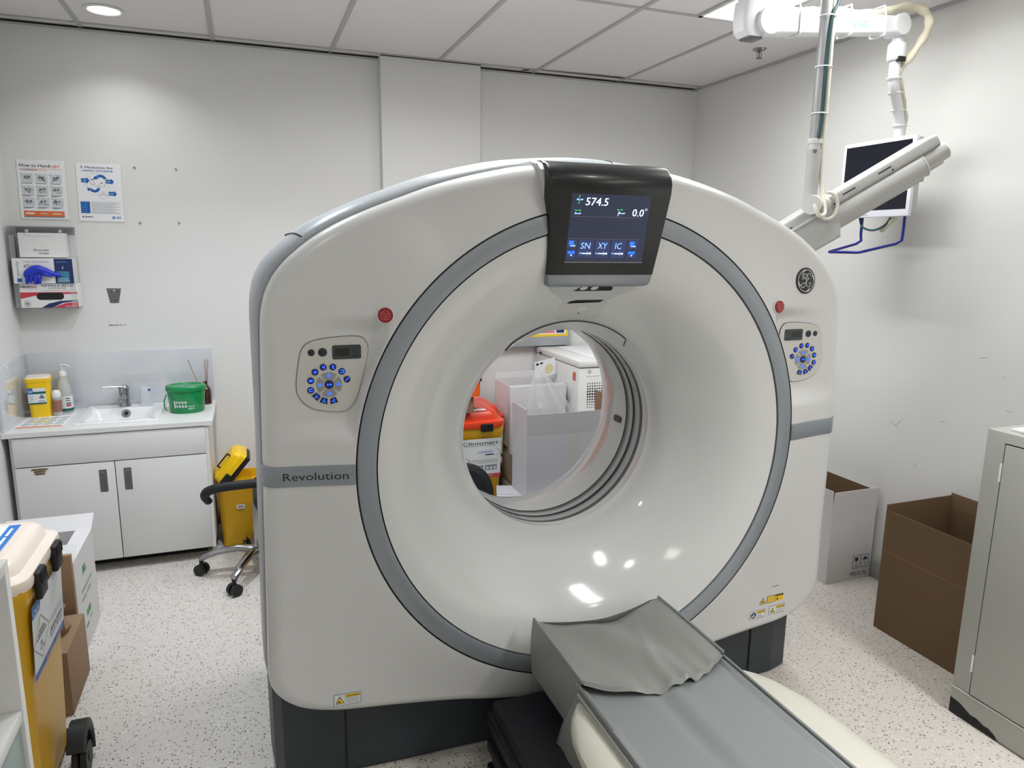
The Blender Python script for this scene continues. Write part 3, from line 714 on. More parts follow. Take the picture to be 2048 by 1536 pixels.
# far box cushion under a fitted vinyl cover
def rnd(i, j=0, s_=1): return (math.sin(i * 12.9898 * s_ + j * 78.233) * 43758.5453) % 1
nx, ny = 48, 44; vs = []; hw = .213
for j in range(ny + 1):
    v = j / ny
    for i in range(nx + 1):
        u = i / nx * 2 - 1; x = hw * u
        yb = 1.808 - .058 * max(0, 1 - abs(u + .12) ** 1.6); yf = 1.478 - .075 * max(0, 1 - abs(u + .02) ** 2.2)
        y = yf + (yb - yf) * v
        z = .514 - .010 * (1 - u * u) * .6
        z += .0075 * math.sin((u * 2.2 + v * 1.3) * 3.0) * (1 - u * u) * (1 - v * .3)
        ruf = math.exp(-((1 - v) * 0 + v) / .17)
        z += ruf * (.007 * math.sin(u * 25 + 1.0) * (1 if u > -.35 else .15) * math.exp(-((u - .25) / .5) ** 2) + .004 * math.sin(u * 11))
        z += .006 * math.exp(-((u - .15 - .5 * (v - .5)) / .08) ** 2) * v * (1 - v) * 2.5
        if v > .85: z -= .010 * ((v - .85) / .15) ** 2 * (1 - abs(u) ** 3)
        if j == 0: z -= .010
        vs.append((GX + x, y, z))
fs = [(j * (nx + 1) + i, j * (nx + 1) + i + 1, (j + 1) * (nx + 1) + i + 1, (j + 1) * (nx + 1) + i) for j in range(ny) for i in range(nx)]
mb = MB().add(vs, fs, M_vinyl, True)
for sg in (-1, 1):   # side walls and welts
    a = [(GX + sg * hw, 1.480, .508), (GX + sg * hw, 1.808, .508)]
    c = [(GX + sg * (hw + .004), 1.535, .335), (GX + sg * (hw + .004), 1.812, .330)]
    n = 10; rows = []
    for k in range(9):
        t_ = k / 8; rows.append([(GX + sg * (hw + .006 * math.sin(t_ * PI) + .002), 1.478 + (1.534 - 1.478) * t_ + (1.815 - (1.478 + .056 * t_)) * i / n, .512 + (.338 - .512) * t_) for i in range(n + 1)])
    mb.loft(rows if sg > 0 else rows[::-1], M_vinyl, False, False, True, False)
    mb.tube([(GX + sg * hw, 1.478, .514), (GX + sg * hw, 1.65, .516), (GX + sg * hw, 1.812, .514)], .0045, M_vinyl2, 8)
yb_ = [(GX + hw * u, 1.812 - .0 * u, 0) for u in (-1, 1)]
rows = []
for k in range(6):
    t_ = k / 5; rows.append([(GX + hw * (i / 12 * 2 - 1), (1.810 - .058 * max(0, 1 - abs(i / 12 * 2 - 1 + .12) ** 1.6)) * (1 - t_) + 1.812 * t_ + .002, .510 + (.335 - .510) * t_) for i in range(13)])
mb.loft(rows[::-1], M_vinyl, False, False, True, False)
mb.build('head_cushion_cover', T)
# long mattress cover with a centre crease and wrinkles
nx, ny = 44, 70; vs = []
for j in range(ny + 1):
    y = -.55 + (1.52 + .55) * j / ny
    for i in range(nx + 1):
        u = i / nx * 2 - 1; x = .217 * u
        cre = -.12 + .22 * math.exp(-((1.5 - y) / .35)) * 0 + .03 * math.sin(y * 3)
        z = .487 + .002 * math.sin(u * 3 + y * 5) - .007 * math.exp(-((u - cre) / .09) ** 2) + .006 * math.exp(-((u - cre - .20) / .14) ** 2)
        z += .002 * math.sin(y * 14 + u * 2) * math.exp(-abs(1.45 - y) / .3) * (1 - u * u)
        if abs(u) > .93: z = z * .3 + .497 * .7
        vs.append((GX + x, y, z))
fs = [(j * (nx + 1) + i, j * (nx + 1) + i + 1, (j + 1) * (nx + 1) + i + 1, (j + 1) * (nx + 1) + i) for j in range(ny) for i in range(nx)]
mb = MB().add(vs, fs, M_vinyl2, True)
for sg in (-1, 1):
    mb.tube([(GX + sg * .219, y, .498) for y in (1.50, 1.2, .8, .3, -.1, -.55)], .004, M_vinyl2, 8)
    mb.tube([(GX + sg * .231, y, .488) for y in (1.47, 1.2, .8, .3, -.1, -.55)], .003, M_vinyl, 8)
    mb.box(GX + sg * .219 - .002, -.55, .474, GX + sg * .219 + .002, 1.5, .498, M_vinyl2)
mb.build('mattress_cover', T)
# vinyl skirt hanging at the cushion's near left corner
rows = []
for kk in range(9):
    t_ = kk / 8; row = []; y1 = 1.483 + .131 * t_ ** .9; y0_ = 1.30 + .05 * t_
    for i in range(13):
        v = i / 12; y = y1 + (y0_ - y1) * v
        row.append((GX - .2195 - .012 * t_ - .008 * math.sin(t_ * 3) * (1 - v) + .004 * math.sin(v * 14) * t_, y, .505 - (.505 - .172) * t_))
    rows.append(row)
MB().loft(rows, M_flap, False, False, True, False).tube([r[0] for r in rows], .0022, M_vinyl2, 6).build('side_skirt', T)

# ------------------------------------------------------------------ sink corner
CT = .731
V = thing('vanity_cabinet', 'white two-door sink cabinet standing under the countertop in the left corner', 'cabinet', (-.64, 4.03, 0))
x0, x1, yf, yb, zb = -1.062, -.212, 3.777, 4.28, .066
mb = MB().box(x0, yf + .018, zb, x0 + .016, yb, CT - .022, M_whitem).box(x1 - .016, yf, zb, x1, yb, CT - .022, M_whitem).box(x0, yf + .018, zb, x1, yb, zb + .016, M_whitem).box(x0, yb - .01, zb, x1, yb, CT - .022, M_whitem).box(x0, yf + .02, .55, x1, yf + .03, CT - .022, M_dark)
mb.box(x0 + .05, yf + .12, 0, x1 - .05, yf + .14, zb, M_dark); mb.build('body', V)
MB().box(-1.046, yf - .001, .566, -.2285, yf + .017, .704, M_whitem, .0015).build('drawer_front', V)
for a, b, hx in ((-1.046, -.6395, -.6905), (-.6355, -.2285, -.5850)):
    d = MB().box(a, yf - .001, zb + .001, b, yf + .017, .561, M_whitem, .0015).build('door', V)
    m = MB(); m.M = FB(hx, yf - .001, .470); m.prism(rrect(-.0165, -.055, .0165, .055, .001, 1), -.001, .0015, M_steel); m.rect(-.010, -.047, .010, .047, M_inkg, .0018); m.rect(-.0085, -.045, .0085, .040, M_steel, .002); m.build('pull_handle', d)
    if a < -1:
        m = MB(); m.M = FB(-.985, yf - .0012, .525)
        m.poly([(.0, .021), (.070, .0215), (.073, .030), (.004, .031)], M_brown); m.poly([(.012, .010), (.062, .011), (.060, .020), (.012, .020)], M_brown); m.poly([(.015, -.001), (.058, 0), (.057, .009), (.015, .009)], M_brown)
        for a_, b_, z_ in ((.009, .022, .0245), (.026, .040, .025), (.042, .060, .0255), (.018, .034, .0135), (.038, .050, .014), (.021, .034, .003), (.036, .048, .0035)): m.rect(a_, z_, b_, z_ + .004, mat('faded_ink', (84, 70, 40), .7), .0012)
        m.build('paper_label', d)
# countertop with sink hole
sx0, sx1, sy0, sy1 = -.800, -.452, 3.865, 4.262
mb = MB()
for q in ((-1.083, 3.77, sx0, 4.283), (sx1, 3.77, -.190, 4.283), (sx0, 3.77, sx1, sy0), (sx0, sy1, sx1, 4.283)): mb.box(q[0], q[1], CT - .022, q[2], q[3], CT, M_whitem)
tag(mb.build('countertop'), 'white laminate countertop over the sink cabinet in the corner', 'countertop')
mb = MB(); ox0, ox1, oy0, oy1 = sx0 - .012, sx1 + .012, sy0 - .012, sy1 + .008
zt = CT + .010; bx0, bx1, by0, by1 = -.775, -.474, 3.888, 4.165
def rr(x0, y0, x1, y1, r, z): return [(a, b, z) for a, b in rrect(x0, y0, x1, y1, r)]
mb.loft([rr(ox0, oy0, ox1, oy1, .012, CT + .0005), rr(ox0, oy0, ox1, oy1, .012, zt - .003), rr(ox0 + .003, oy0 + .003, ox1 - .003, oy1 - .003, .010, zt),
         rr(bx0 - .004, by0 - .004, bx1 + .004, by1 + .004, .02, zt), rr(bx0, by0, bx1, by1, .02, zt - .004), rr(bx0 + .012, by0 + .012, bx1 - .012, by1 - .004, .025, CT - .02), rr(bx0 + .03, by0 + .03, bx1 - .03, by1 - .02, .04, CT - .09), rr(bx0 + .1, by0 + .1, bx1 - .1, by1 - .08, .03, CT - .10)], M_ceram, False, True)
snk = mb.build('basin'); tag(snk, 'white rectangular ceramic basin set into the corner countertop', 'sink')
m = MB(); m.M = frame((-.625, by1 - .0055, CT - .018), (1, 0, 0), (0, .15, 1)); m.lathe([(.010, 0.001), (.010, .003), (.021, .004), (.022, .001)], M_chrome, n=28, cap=False); m.disc(0, 0, .0105, M_dark, .001); o = m.build('overflow_ring', snk); o['label'] = 'chrome overflow ring'
# tap
tp = thing('basin_mixer_tap', 'chrome single-lever mixer tap on the white basin', 'tap', (-.635, 4.215, zt))
tx, ty = -.635, 4.215
mb = MB().lathe([(.028, zt), (.028, zt + .006), (.024, zt + .012), (.023, zt + .05), (.025, zt + .078), (.024, zt + .092)], M_chrome, (tx, ty)); mb.build('body', tp)
MB().tube([(tx, ty - .01, zt + .066), (tx, ty - .06, zt + .062), (tx - .002, ty - .105, zt + .056)], .013, M_chrome, 14).cyl((tx - .002, ty - .098, zt + .056), (tx - .002, ty - .098, zt + .040), .011, M_chrome).build('spout', tp)
mb = MB().lathe([(.025, zt + .092), (.025, zt + .101), (.018, zt + .112), (.002, zt + .114)], M_chrome, (tx, ty))
mb.tube([(tx, ty - .01, zt + .108), (tx - .045, ty - .03, zt + .113), (tx - .095, ty - .05, zt + .117)], .008, M_chrome, 10, flat=.6); mb.build('lever', tp)
# splashbacks
tag(MB().box(-1.083, 4.272, CT, -.196, 4.2845, 1.030, M_glossw, .002).build('back_splashback'), 'glossy white splashback panel on the back wall behind the basin', 'splashback')
tag(MB().box(-1.0845, 3.785, CT, -1.071, 4.272, 1.030, M_glossw, .002).build('side_splashback'), 'glossy white splashback panel on the left wall beside the countertop', 'splashback')
# sharps pot
P = thing('sharps_container', 'small yellow sharps pot with pale lid in the corner of the countertop', 'sharps container', (-1.0, 4.14, CT), .12)
def taper(w0, d0, w1, d1, z0, z1, r, m, mb=None, r1=None, n=6):
    mb = mb or MB()
    return mb.loft([[(a, b, z0) for a, b in rrect(-w0 / 2, -d0 / 2, w0 / 2, d0 / 2, r)], [(a, b, z1) for a, b in rrect(-w1 / 2, -d1 / 2, w1 / 2, d1 / 2, r1 or r)]], m)
mb = taper(.088, .09, .106, .105, 0, .185, .02, M_yelb); taper(.112, .110, .114, .112, .180, .198, .02, M_yelb, mb)
mb.build('body', P, rel=False)
mb = taper(.104, .102, .100, .098, .198, .206, .02, M_cream); mb.build('lid', P, rel=False)
mb = MB(); mb.M = frame((-.0455, -.0475, .070), (1, 0, 0), (0, -.04, 1))
mb.rect(0, 0, .076, .082, M_label, .0026); mb.rect(0, 0, .076, .008, M_teal, .003); mb.rect(0, .052, .022, .082, M_blue, .003); mb.rect(.022, .052, .076, .064, M_teal, .003); mb.text('S2', .003, .060, .018, M_label, .0034, width=.016, bold=.001)
for k in range(4): mb.rect(.004, .016 + .008 * k, .020 + .004 * (k % 2), .018 + .008 * k, M_inkg, .003)
for k in range(3): mb.ringd(.058 + .006 * math.cos(2.1 * k + 1.57), .036 + .006 * math.sin(2.1 * k + 1.57), .003, .006, M_ink, .003, 12)
mb.rect(.042, .014, .068, .017, M_blue, .003); mb.build('printed_label', P, rel=False)
# pump bottle
P = thing('pump_bottle', 'clear pump bottle with white pump and printed label, behind the small roll-top bottle', 'bottle', (-.905, 4.20, CT))
MB().lathe([(.030, 0), (.034, .004), (.034, .09), (.030, .13), (.020, .17), (.014, .19), (.013, .2)], M_clearp).lathe([(.028, .004), (.029, .006), (.029, .05), (.0001, .051)], M_white).build('bottle', P, rel=False)
MB().lathe([(.0345, .022), (.0345, .088)], M_label, cap=False).lathe([(.0347, .010), (.0347, .024)], M_teal, cap=False).lathe([(.0349, .034), (.0349, .044)], M_redp, n=10, a0=-1.3, a1=-.6, cap=False).lathe([(.0349, .047), (.0349, .054)], M_teal, n=10, a0=-1.3, a1=-.6, cap=False).lathe([(.0349, .062), (.0349, .066)], M_ink, n=10, a0=-1.3, a1=-.7, cap=False).lathe([(.0349, .073), (.0349, .078)], M_ink, n=10, a0=-1.3, a1=-.8, cap=False).build('printed_label', P, rel=False)
MB().lathe([(.017, .190), (.017, .206), (.014, .214), (.006, .217), (.0055, .24), (.010, .242), (.010, .25), (.0001, .252)], M_white).tube([(0, 0, .247), (.012, -.01, .248), (.038, -.03, .244)], .005, M_white, 8).build('pump', P, rel=False)
P = thing('roll_top_bottle', 'small clear bottle with round white cap and brown label in front of the pump bottle', 'bottle', (-.924, 4.115, CT))
MB().lathe([(.018, 0), (.019, .003), (.0195, .09), (.018, .096)], M_clearp).build('bottle', P, rel=False)
MB().lathe([(.0197, .022), (.0199, .082)], mat('brown_label', (150, 104, 90), .5), cap=False).build('printed_label', P, rel=False)
MB().lathe([(.0185, .096), (.0205, .104), (.0205, .118), (.015, .130), (.0001, .135)], M_white).build('cap', P, rel=False)
# flyer on the counter
mb = MB(); mb.M = Matrix.Translation((-.952, 4.01, CT + .0008)) @ Matrix.Rotation(-.03, 4, 'Z'); mb.box(-.100, -.150, 0, .100, .150, .001, M_paper)
mb.text('How to Handwash?', -.085, .112, .026, M_ink, .0015, width=.17, bold=.0008); mb.rect(-.095, -.142, .095, -.120, M_org, .0015)
for r_ in range(3):
    for c_ in range(4):
        X, Y = -.088 + c_ * .046, -.105 + r_ * .062; mb.rect(X, Y + .014, X + .040, Y + .052, M_paperg, .0013); mb.stroke(sp([(a * 1.0 + X / .0013 + 4, b + Y / .0013 + 15) for a, b in ((0, 0), (6, 12), (12, 6), (18, 16), (24, 3))]), .0025, M_inkg, .0016); mb.rect(X, Y + .004, X + .030, Y + .007, M_ink, .0015)
mb.disc(-.01, -.01, .055, mat('flyer_stain', (226, 214, 160), .6), .0012, 24)
tag(mb.build('handwash_flyer'), 'printed handwash instruction sheet lying flat on the countertop left of the basin', 'paper sheet')
# glass
mb = MB().lathe([(.030, 0), (.034, .003), (.034, .03), (.030, .075), (.0275, .105), (.0265, .105), (.029, .07), (.032, .03), (.032, .006), (.0001, .006)], M_glassc, (-.530, 4.205)); 
mb.v = [(a, b, c + zt + .0005) for a, b, c in mb.v]; mb.M = FB(-.516, 4.176, zt + .082); mb.rect(0, 0, .012, .012, M_blue, .001)
g = mb.build('drinking_glass'); tag(g, 'clear upturned glass tumbler standing on the basin rim right of the tap', 'glass')
# green tub
P = thing('green_tub', 'green plastic wipes tub with lid and handle at the right end of the countertop', 'tub', (-.320, 4.035, CT))
def ov(rx, ry, z, n=36): return [(rx * math.cos(2 * PI * k / n), ry * math.sin(2 * PI * k / n), z) for k in range(n)]
MB().loft([ov(.080, .062, 0), ov(.083, .065, .004), ov(.092, .074, .115), ov(.092, .074, .125)], M_green).build('tub', P, rel=False)
MB().loft([ov(.097, .079, .116), ov(.098, .080, .118), ov(.098, .080, .136), ov(.094, .076, .142), ov(.075, .058, .143), ov(.072, .055, .139)], M_green).build('lid', P, rel=False)
MB().tube([(-.091, -.03, .10), (-.103, -.045, .07), (-.102, -.05, .04), (-.092, -.048, .018)], .0035, M_green, 8).build('handle', P, rel=False)
mb = MB()
def onov(a, z, out=.0008): t_ = (z) / .12; return ((.083 + .009 * t_ + out) * math.cos(a), (.065 + .009 * t_ + out) * math.sin(a), z)
def ovrect(a0, z0, a1, z1, m, out=.0008): mb.loft([[onov(a0 + (a1 - a0) * k / 4, z0, out) for k in range(5)], [onov(a0 + (a1 - a0) * k / 4, z1, out) for k in range(5)]], m, False, False, False, False)
b_ = -PI / 2
for r_ in range(2):
    for k in range(4): ovrect(b_ - .58 + k * .17, .034 + r_ * .020, b_ - .47 + k * .17, .046 + r_ * .020, M_label); ovrect(b_ - .56 + k * .17, .037 + r_ * .020, b_ - .52 + k * .17, .043 + r_ * .020, M_green, .0012)
ovrect(b_ - .70, .030, b_ - .62, .068, M_label)
for k in range(5): ovrect(b_ + .12 + k * .08, .036, b_ + .16 + k * .08, .041, M_label)
for k in range(3): ovrect(b_ + .14 + k * .12, .022, b_ + .19 + k * .12, .031, M_label)
for k in range(3): ovrect(b_ - .35, .082 + .01 * k, b_ + .0, .083 + .01 * k, M_greenp)
mb.build('printed_label', P, rel=False)
# reed bottle
P = thing('reed_diffuser', 'brown glass bottle with thin reed sticks behind the green tub', 'bottle', (-.235, 4.20, CT))
MB().lathe([(.026, 0), (.029, .003), (.029, .075), (.020, .095), (.011, .105), (.011, .125), (.009, .125)], M_amber).build('bottle', P, rel=False)
for a, b in ((-.080, .02), (.004, .0), (.012, .02), (.022, -.01)): MB().cyl((a * .1, b * .1, .02), (a, b, .245), .0016, M_reed, 6).build('reed_stick', P, rel=False)

# ------------------------------------------------------------------ posters and wall bits
def hand_icon(m, X, Y, w_, h_, k):
    m.rect(X, Y, X + w_, Y + h_, M_paperg, .0006); R_ = random.Random(k)
    for q in range(3):
        pts = [(X + w_ * R_.uniform(.12, .88), Y + h_ * R_.uniform(.1, .9)) for _ in range(4)]; m.stroke([(p[0], p[1]) for p in cr([(a, b, 0) for a, b in pts], 4)], .0011, M_ink, .0009)
    m.disc(X + w_ * .35, Y + h_ * .55, w_ * .12, M_inkg, .0008, 12); m.disc(X + w_ * .65, Y + h_ * .6, w_ * .10, M_inkg, .0008, 12); m.disc(X + .001, Y + h_ - .003, .0025, M_org, .001, 10)
mb = MB(); mb.M = frame((-1.0285, WB - .0025, 1.7085), (1, -.006, 0), (.016, 0, 1)); W_, H_ = .2075, .288
mb.box(0, 0, -.0004, W_, H_, .0004, M_paper)
mb.text('How to Hand', .012, .252, .0205, M_ink, .0008, width=.128, bold=.0007); mb.text('rub?', .141, .252, .0205, M_org, .0008, width=.043, bold=.0007)
mb.rect(.012, .243, .19, .2448, M_org, .0007); mb.rect(.012, .236, .018, .240, M_org); mb.rect(.021, .236, .088, .239, M_ink); mb.rect(.09, .236, .128, .238, M_org)
for r_ in range(3):
    for c_ in range(3):
        X, Y = .014 + c_ * .062, .178 - r_ * .058; hand_icon(mb, X, Y, .052, .042, r_ * 3 + c_); mb.rect(X, Y - .006, X + .046, Y - .0035, M_ink, .0008)
        if r_: mb.rect(X, Y - .0105, X + .032, Y - .0085, M_ink, .0008)
mb.rect(.014, .014, .190, .040, M_org); mb.rect(.014, .008, .190, .014, M_inkg); mb.rect(.022, .024, .060, .031, M_paper, .0008); mb.rect(.086, .026, .115, .029, M_paper, .0008); mb.rect(.140, .025, .178, .029, M_paper, .0008)
tag(mb.build('handrub_poster'), 'hand rub instruction poster with orange footer on the back wall, leftmost poster', 'poster')
mb = MB(); mb.M = frame((-.7745, WB - .0025, 1.7030), (1, -.002, 0), (.016, 0, 1)); W_, H_ = .203, .287
mb.box(0, 0, -.0004, W_, H_, .0004, M_paper)
mb.text('5 Moments for', .022, .262, .0155, M_ink, .0008, width=.146, bold=.0008); mb.text('HAND HYGIENE', .028, .246, .0135, M_blue, .0008, width=.138, bold=.0007)
def arrowr(x, y): mb.poly([(x, y), (x + .026, y), (x + .026, y - .006), (x + .038, y + .010), (x + .026, y + .026), (x + .026, y + .020), (x, y + .020)], M_blue, .0009); mb.rect(x + .010, y + .006, x + .023, y + .014, mat('pale_blue', (110, 160, 214), .6), .0012)
arrowr(.020, .192); arrowr(.130, .190); arrowr(.140, .130)
for n_, x, y in (('1', .0225, .195), ('4', .133, .193), ('5', .143, .133), ('2', .092, .218), ('3', .060, .157)): mb.text(n_, x, y, .013, M_label, .0014)
mb.ringd(.108, .204, .016, .029, M_blue, .0009, 20, .35, 2.7); mb.poly([(.074, .207), (.100, .212), (.082, .226)][::-1][::-1], M_blue, .0011)
mb.ringd(.078, .170, .013, .026, M_blue, .0009, 20, PI + .35, 2 * PI - .2); mb.poly([(.046, .168), (.072, .160), (.048, .150)], M_blue, .0011)
mb.ringd(.097, .186, .0, .0, M_inkg)
mb.stroke([(p[0], p[1]) for p in cr([(a, b, 0) for a, b in ((.045, .16), (.045, .22), (.06, .236), (.12, .236), (.140, .222), (.142, .14), (.11, .134), (.06, .134))], 5)], .0007, M_inkg, .0007)
mb.ringd(.117, .131, .018, .0188, M_inkg, .0008)
for pts in ([(.060, .225), (.060, .190), (.066, .182)], [(.066, .206), (.076, .196), (.082, .186)], [(.066, .186), (.10, .172), (.125, .174), (.128, .195)], [(.10, .172), (.10, .186), (.116, .190)], [(.108, .131), (.117, .145), (.129, .126)]): mb.stroke(pts, .0015, M_inkg, .001)
mb.disc(.070, .208, .004, M_inkg, .001, 10); mb.disc(.112, .192, .004, M_inkg, .001, 10)
mb.rect(.010, .040, .052, .098, M_blue); 
for k in range(5): mb.rect(.013, .046 + .011 * k, .040, .048 + .011 * k, mat('pale_blue', (110, 160, 214), .6), .0009)
for k in range(11): mb.rect(.058, .042 + .005 * k, .19 - .03 * ((k * 7) % 3) * .5, .0434 + .005 * k, M_inkg, .0007)
for y in (.039, .098): mb.rect(.056, y, .194, y + .0008, M_inkg, .0007)
mb.disc(.018, .022, .004, M_navy, .0008, 12); mb.rect(.026, .020, .062, .024, M_navy); mb.ringd(.156, .020, .004, .007, M_blue, .0008); mb.disc(.156, .020, .003, M_blue, .0008, 10); mb.rect(.167, .022, .19, .025, M_blue); mb.rect(.167, .016, .19, .019, M_blue)
tag(mb.build('hand_hygiene_poster'), 'hand hygiene poster with blue arrows on the back wall, rightmost poster', 'poster')
M_tack = mat('putty_blue', (150, 154, 184), .9)
for i, (x, z) in enumerate(((-.503, 1.979), (-.308, 1.978), (-.499, 1.699), (-.313, 1.703))):
    m = MB(); m.M = FB(x, WB, z); R_ = random.Random(i + 3); pts = [((.0065 + R_.uniform(-.002, .002)) * math.cos(a * PI / 5), (.0065 + R_.uniform(-.002, .002)) * math.sin(a * PI / 5)) for a in range(10)]; m.prism(pts, 0, .003, M_tack)
    tag(m.build('putty_blob'), ['upper left', 'upper right', 'lower left', 'lower right'][i] + ' of the four bluish putty blobs on the wall right of the posters', 'adhesive putty', 'putty blobs on the back wall')
mb = MB(); mb.M = FB(0, WB, 0)
mb.prism([(-.671, 1.284), (-.631, 1.284), (-.615, 1.360), (-.683, 1.361)], 0, .002, M_steel); mb.poly([(-.652, 1.346), (-.642, 1.346), (-.650, 1.357)], M_label, .0026)
for x, z in ((-.664, 1.344), (-.632, 1.344), (-.648, 1.296)): mb.disc(x, z, .003, M_dark, .0026, 10)
tag(mb.build('wall_bracket'), 'small grey trapezoid metal bracket left on the back wall above the basin', 'bracket')
mb = MB(); mb.M = FB(0, WB, 0)
mb.poly([(-.690, 1.166), (-.668, 1.164), (-.660, 1.1655), (-.650, 1.164), (-.640, 1.166), (-.622, 1.165), (-.606, 1.166), (-.606, 1.169), (-.622, 1.1665), (-.632, 1.169), (-.643, 1.1675), (-.655, 1.169), (-.664, 1.167), (-.686, 1.171)], M_rust, .0006)
tag(mb.build('glue_residue'), 'brown glue residue line on the back wall below the metal bracket', 'wall stain')
# glove dispenser
D = thing('glove_dispenser', 'clear acrylic glove box holder mounted on the back wall in the corner', 'glove dispenser', (-.93, 4.235, 1.27))
hx0, hx1, hz0, hz1, hy = -1.068, -.800, 1.268, 1.672, 4.172
mb = MB().box(hx0, 4.2815, hz0, hx1, 4.2845, hz1, M_clear).box(hx0, hy, hz0, hx0 + .003, 4.282, hz1, M_edge).box(hx1 - .003, hy, hz0, hx1, 4.282, hz0 + .26, M_clear).box(hx0, hy, hz0, hx1, 4.282, hz0 + .003, M_edge)
mb.box(hx0, hy, hz0, hx0 + .025, hy + .002, hz0 + .36, M_clear).box(hx1 - .025, hy, hz0, hx1, hy + .002, hz0 + .26, M_clear).box(hx0, hy, hz0, hx1, hy + .002, hz0 + .006, M_edge)
for q in ((hx0, hy, hx0 + .002, hy + .002),): mb.box(q[0], q[1], hz0, q[2], q[3], hz1, M_edge)
mb.box(hx0, hy, hz1 - .003, hx1, 4.284, hz1, M_edge); mb.build('holder', D)
mb = MB(); mb.M = FB(0, 4.280, 0); mb.prism(rrect(hx0 + .01, 1.632, hx1 - .002, 1.668, .006), 0, .003, M_edge); mb.build('fixing_strip', D)
for x in (-1.01, -.865): MB().cyl((x, 4.279, 1.650), (x, 4.272, 1.650), .008, M_white, 14).build('screw_cap', D)
def carton(name, x0, x1, y0, y1, z0, z1, m, lab, cat='glove box', grp='glove boxes stacked in the wall holder', deco=None):
    o = MB().box(x0, y0, z0, x1, y1, z1, m, .0015, 1); o.M = FB(x0, y0, z0)
    if deco: deco(o, x1 - x0, z1 - z0)
    o = o.build(name); tag(o, lab, cat, grp); return o
def d1(m, W, H):
    m.stroke([(.03, .13), (.03, .11), (.05, .105), (W - .05, .105), (W - .04, .12)], .001, M_inkg); m.ringd(.068, .036, .004, .006, M_ink); m.text('HALYARD', .078, .032, .010, M_ink, .0008, width=.048, bold=.0004); m.text('SAFESKIN', .080, .017, .009, M_ink, .0008, width=.046, bold=.0002)
carton('glove_box', -1.035, -.835, 4.205, 4.278, 1.520, 1.640, M_white, 'plain white glove box, topmost in the wall holder', deco=d1)
def d2(m, W, H):
    m.rect(.178, .001, W - .001, H - .001, M_navy); m.rect(.186, .004, W - .02, .06, mat('print_teal_light', (60, 130, 158), .5), .0009); m.text('assurity', .188, .103, .011, mat('pale_blue', (110, 160, 214), .6), .0012, width=.044); m.text('S', .210, .072, .017, M_label, .0012, bold=.0006)
    m.text('nitrile examination', .046, .104, .010, M_inkg, .0008, width=.11); m.text('gloves', .048, .082, .022, mat('print_grey', (96, 104, 122), .6), .0008, width=.075); m.text('assurity', .026, .038, .018, M_inkg, .0008, width=.072, rot=PI / 2); m.rect(.016, .008, .036, .026, M_blue)
    m.rect(.19, .022, .235, .024, M_label, .0012); m.rect(.19, .012, .24, .014, M_label, .0012)
carton('glove_box', -1.062, -.803, 4.166, 4.276, 1.393, 1.516, M_white, 'white and navy glove box, middle of the wall holder, with a blue glove on it', deco=d2)
def d3(m, W, H):
    m.text('MEDI', .004, .100, .014, M_navy, .0008, width=.036, bold=.0008); m.text('flex', .041, .100, .016, M_redp, .0008, width=.032, shear=.2); m.text('NITRILE-BLUE', .096, .105, .0125, M_navy, .0008, width=.138, bold=.0007); m.text('POWDER FREE', .125, .095, .008, M_ink, .0008, width=.076); m.text('NITRILE EXAMINATION GLOVES', .098, .084, .006, M_redp, .0008, width=.136)
    m.poly([(.0, .046), (.0, .078), (W, .078), (W, .068), (.14, .068), (.06, .060)][::1], M_redp, .0006)
    m.poly([(.085, 0), (.13, 0), (.18, .024), (W, .034), (W, .038), (.17, .034), (.12, .022)], M_navy, .0008); m.poly([(.13, 0), (W, 0), (W, .030), (.19, .022)], M_redp, .0007); m.text('SMALL', .19, .004, .009, M_label, .0012, width=.042)
    m.poly(rrect(.070, .040, .188, .076, .0175, 8), M_dark, .0012); m.rect(.192, .04, .235, .066, M_label, .0012); m.ringd(.028, .022, .013, .015, M_inkg); m.stroke([(.019, .031), (.037, .013)], .0016, M_redp, .0009); m.disc(.028, .022, .007, M_inkg, .0007, 10)
carton('glove_box', -1.045, -.797, 4.176, 4.276, 1.272, 1.391, M_white, 'white box with red and navy swooshes and a dark slot, bottom of the wall holder', deco=d3)
mb = MB(); gy = 4.150
def gs(P, r): mb.tube([tuple(p) for p in cr(P, 5)], r[0], M_glove, 10, radii=list(np.interp(np.linspace(0, 1, (len(P) - 1) * 5 + 1), np.linspace(0, 1, len(r)), r)))
gs([(-.862, 4.166, 1.434), (-.880, 4.158, 1.438), (-.905, gy + .004, 1.446), (-.930, gy, 1.458), (-.955, gy, 1.461), (-.978, gy, 1.454), (-.996, gy, 1.440), (-1.004, gy + .004, 1.424)], [.013, .010, .016, .019, .024, .022, .020, .010])
gs([(-.990, gy, 1.436), (-1.000, gy - .004, 1.415), (-1.003, gy, 1.394)], [.012, .009, .006]); gs([(-.976, gy - .002, 1.440), (-.982, gy - .008, 1.418), (-.987, gy - .002, 1.400)], [.011, .008, .006])
gs([(-.962, gy, 1.440), (-.964, gy - .006, 1.415), (-.967, gy, 1.393)], [.012, .010, .008]); gs([(-.950, gy - .003, 1.436), (-.948, gy - .008, 1.414), (-.951, gy, 1.396)], [.011, .009, .007]); gs([(-.935, gy - .004, 1.446), (-.915, gy - .010, 1.438), (-.893, gy - .004, 1.430)], [.012, .009, .006])
tag(mb.build('disposable_glove'), 'crumpled blue nitrile glove poking out of the white and navy glove box', 'glove')

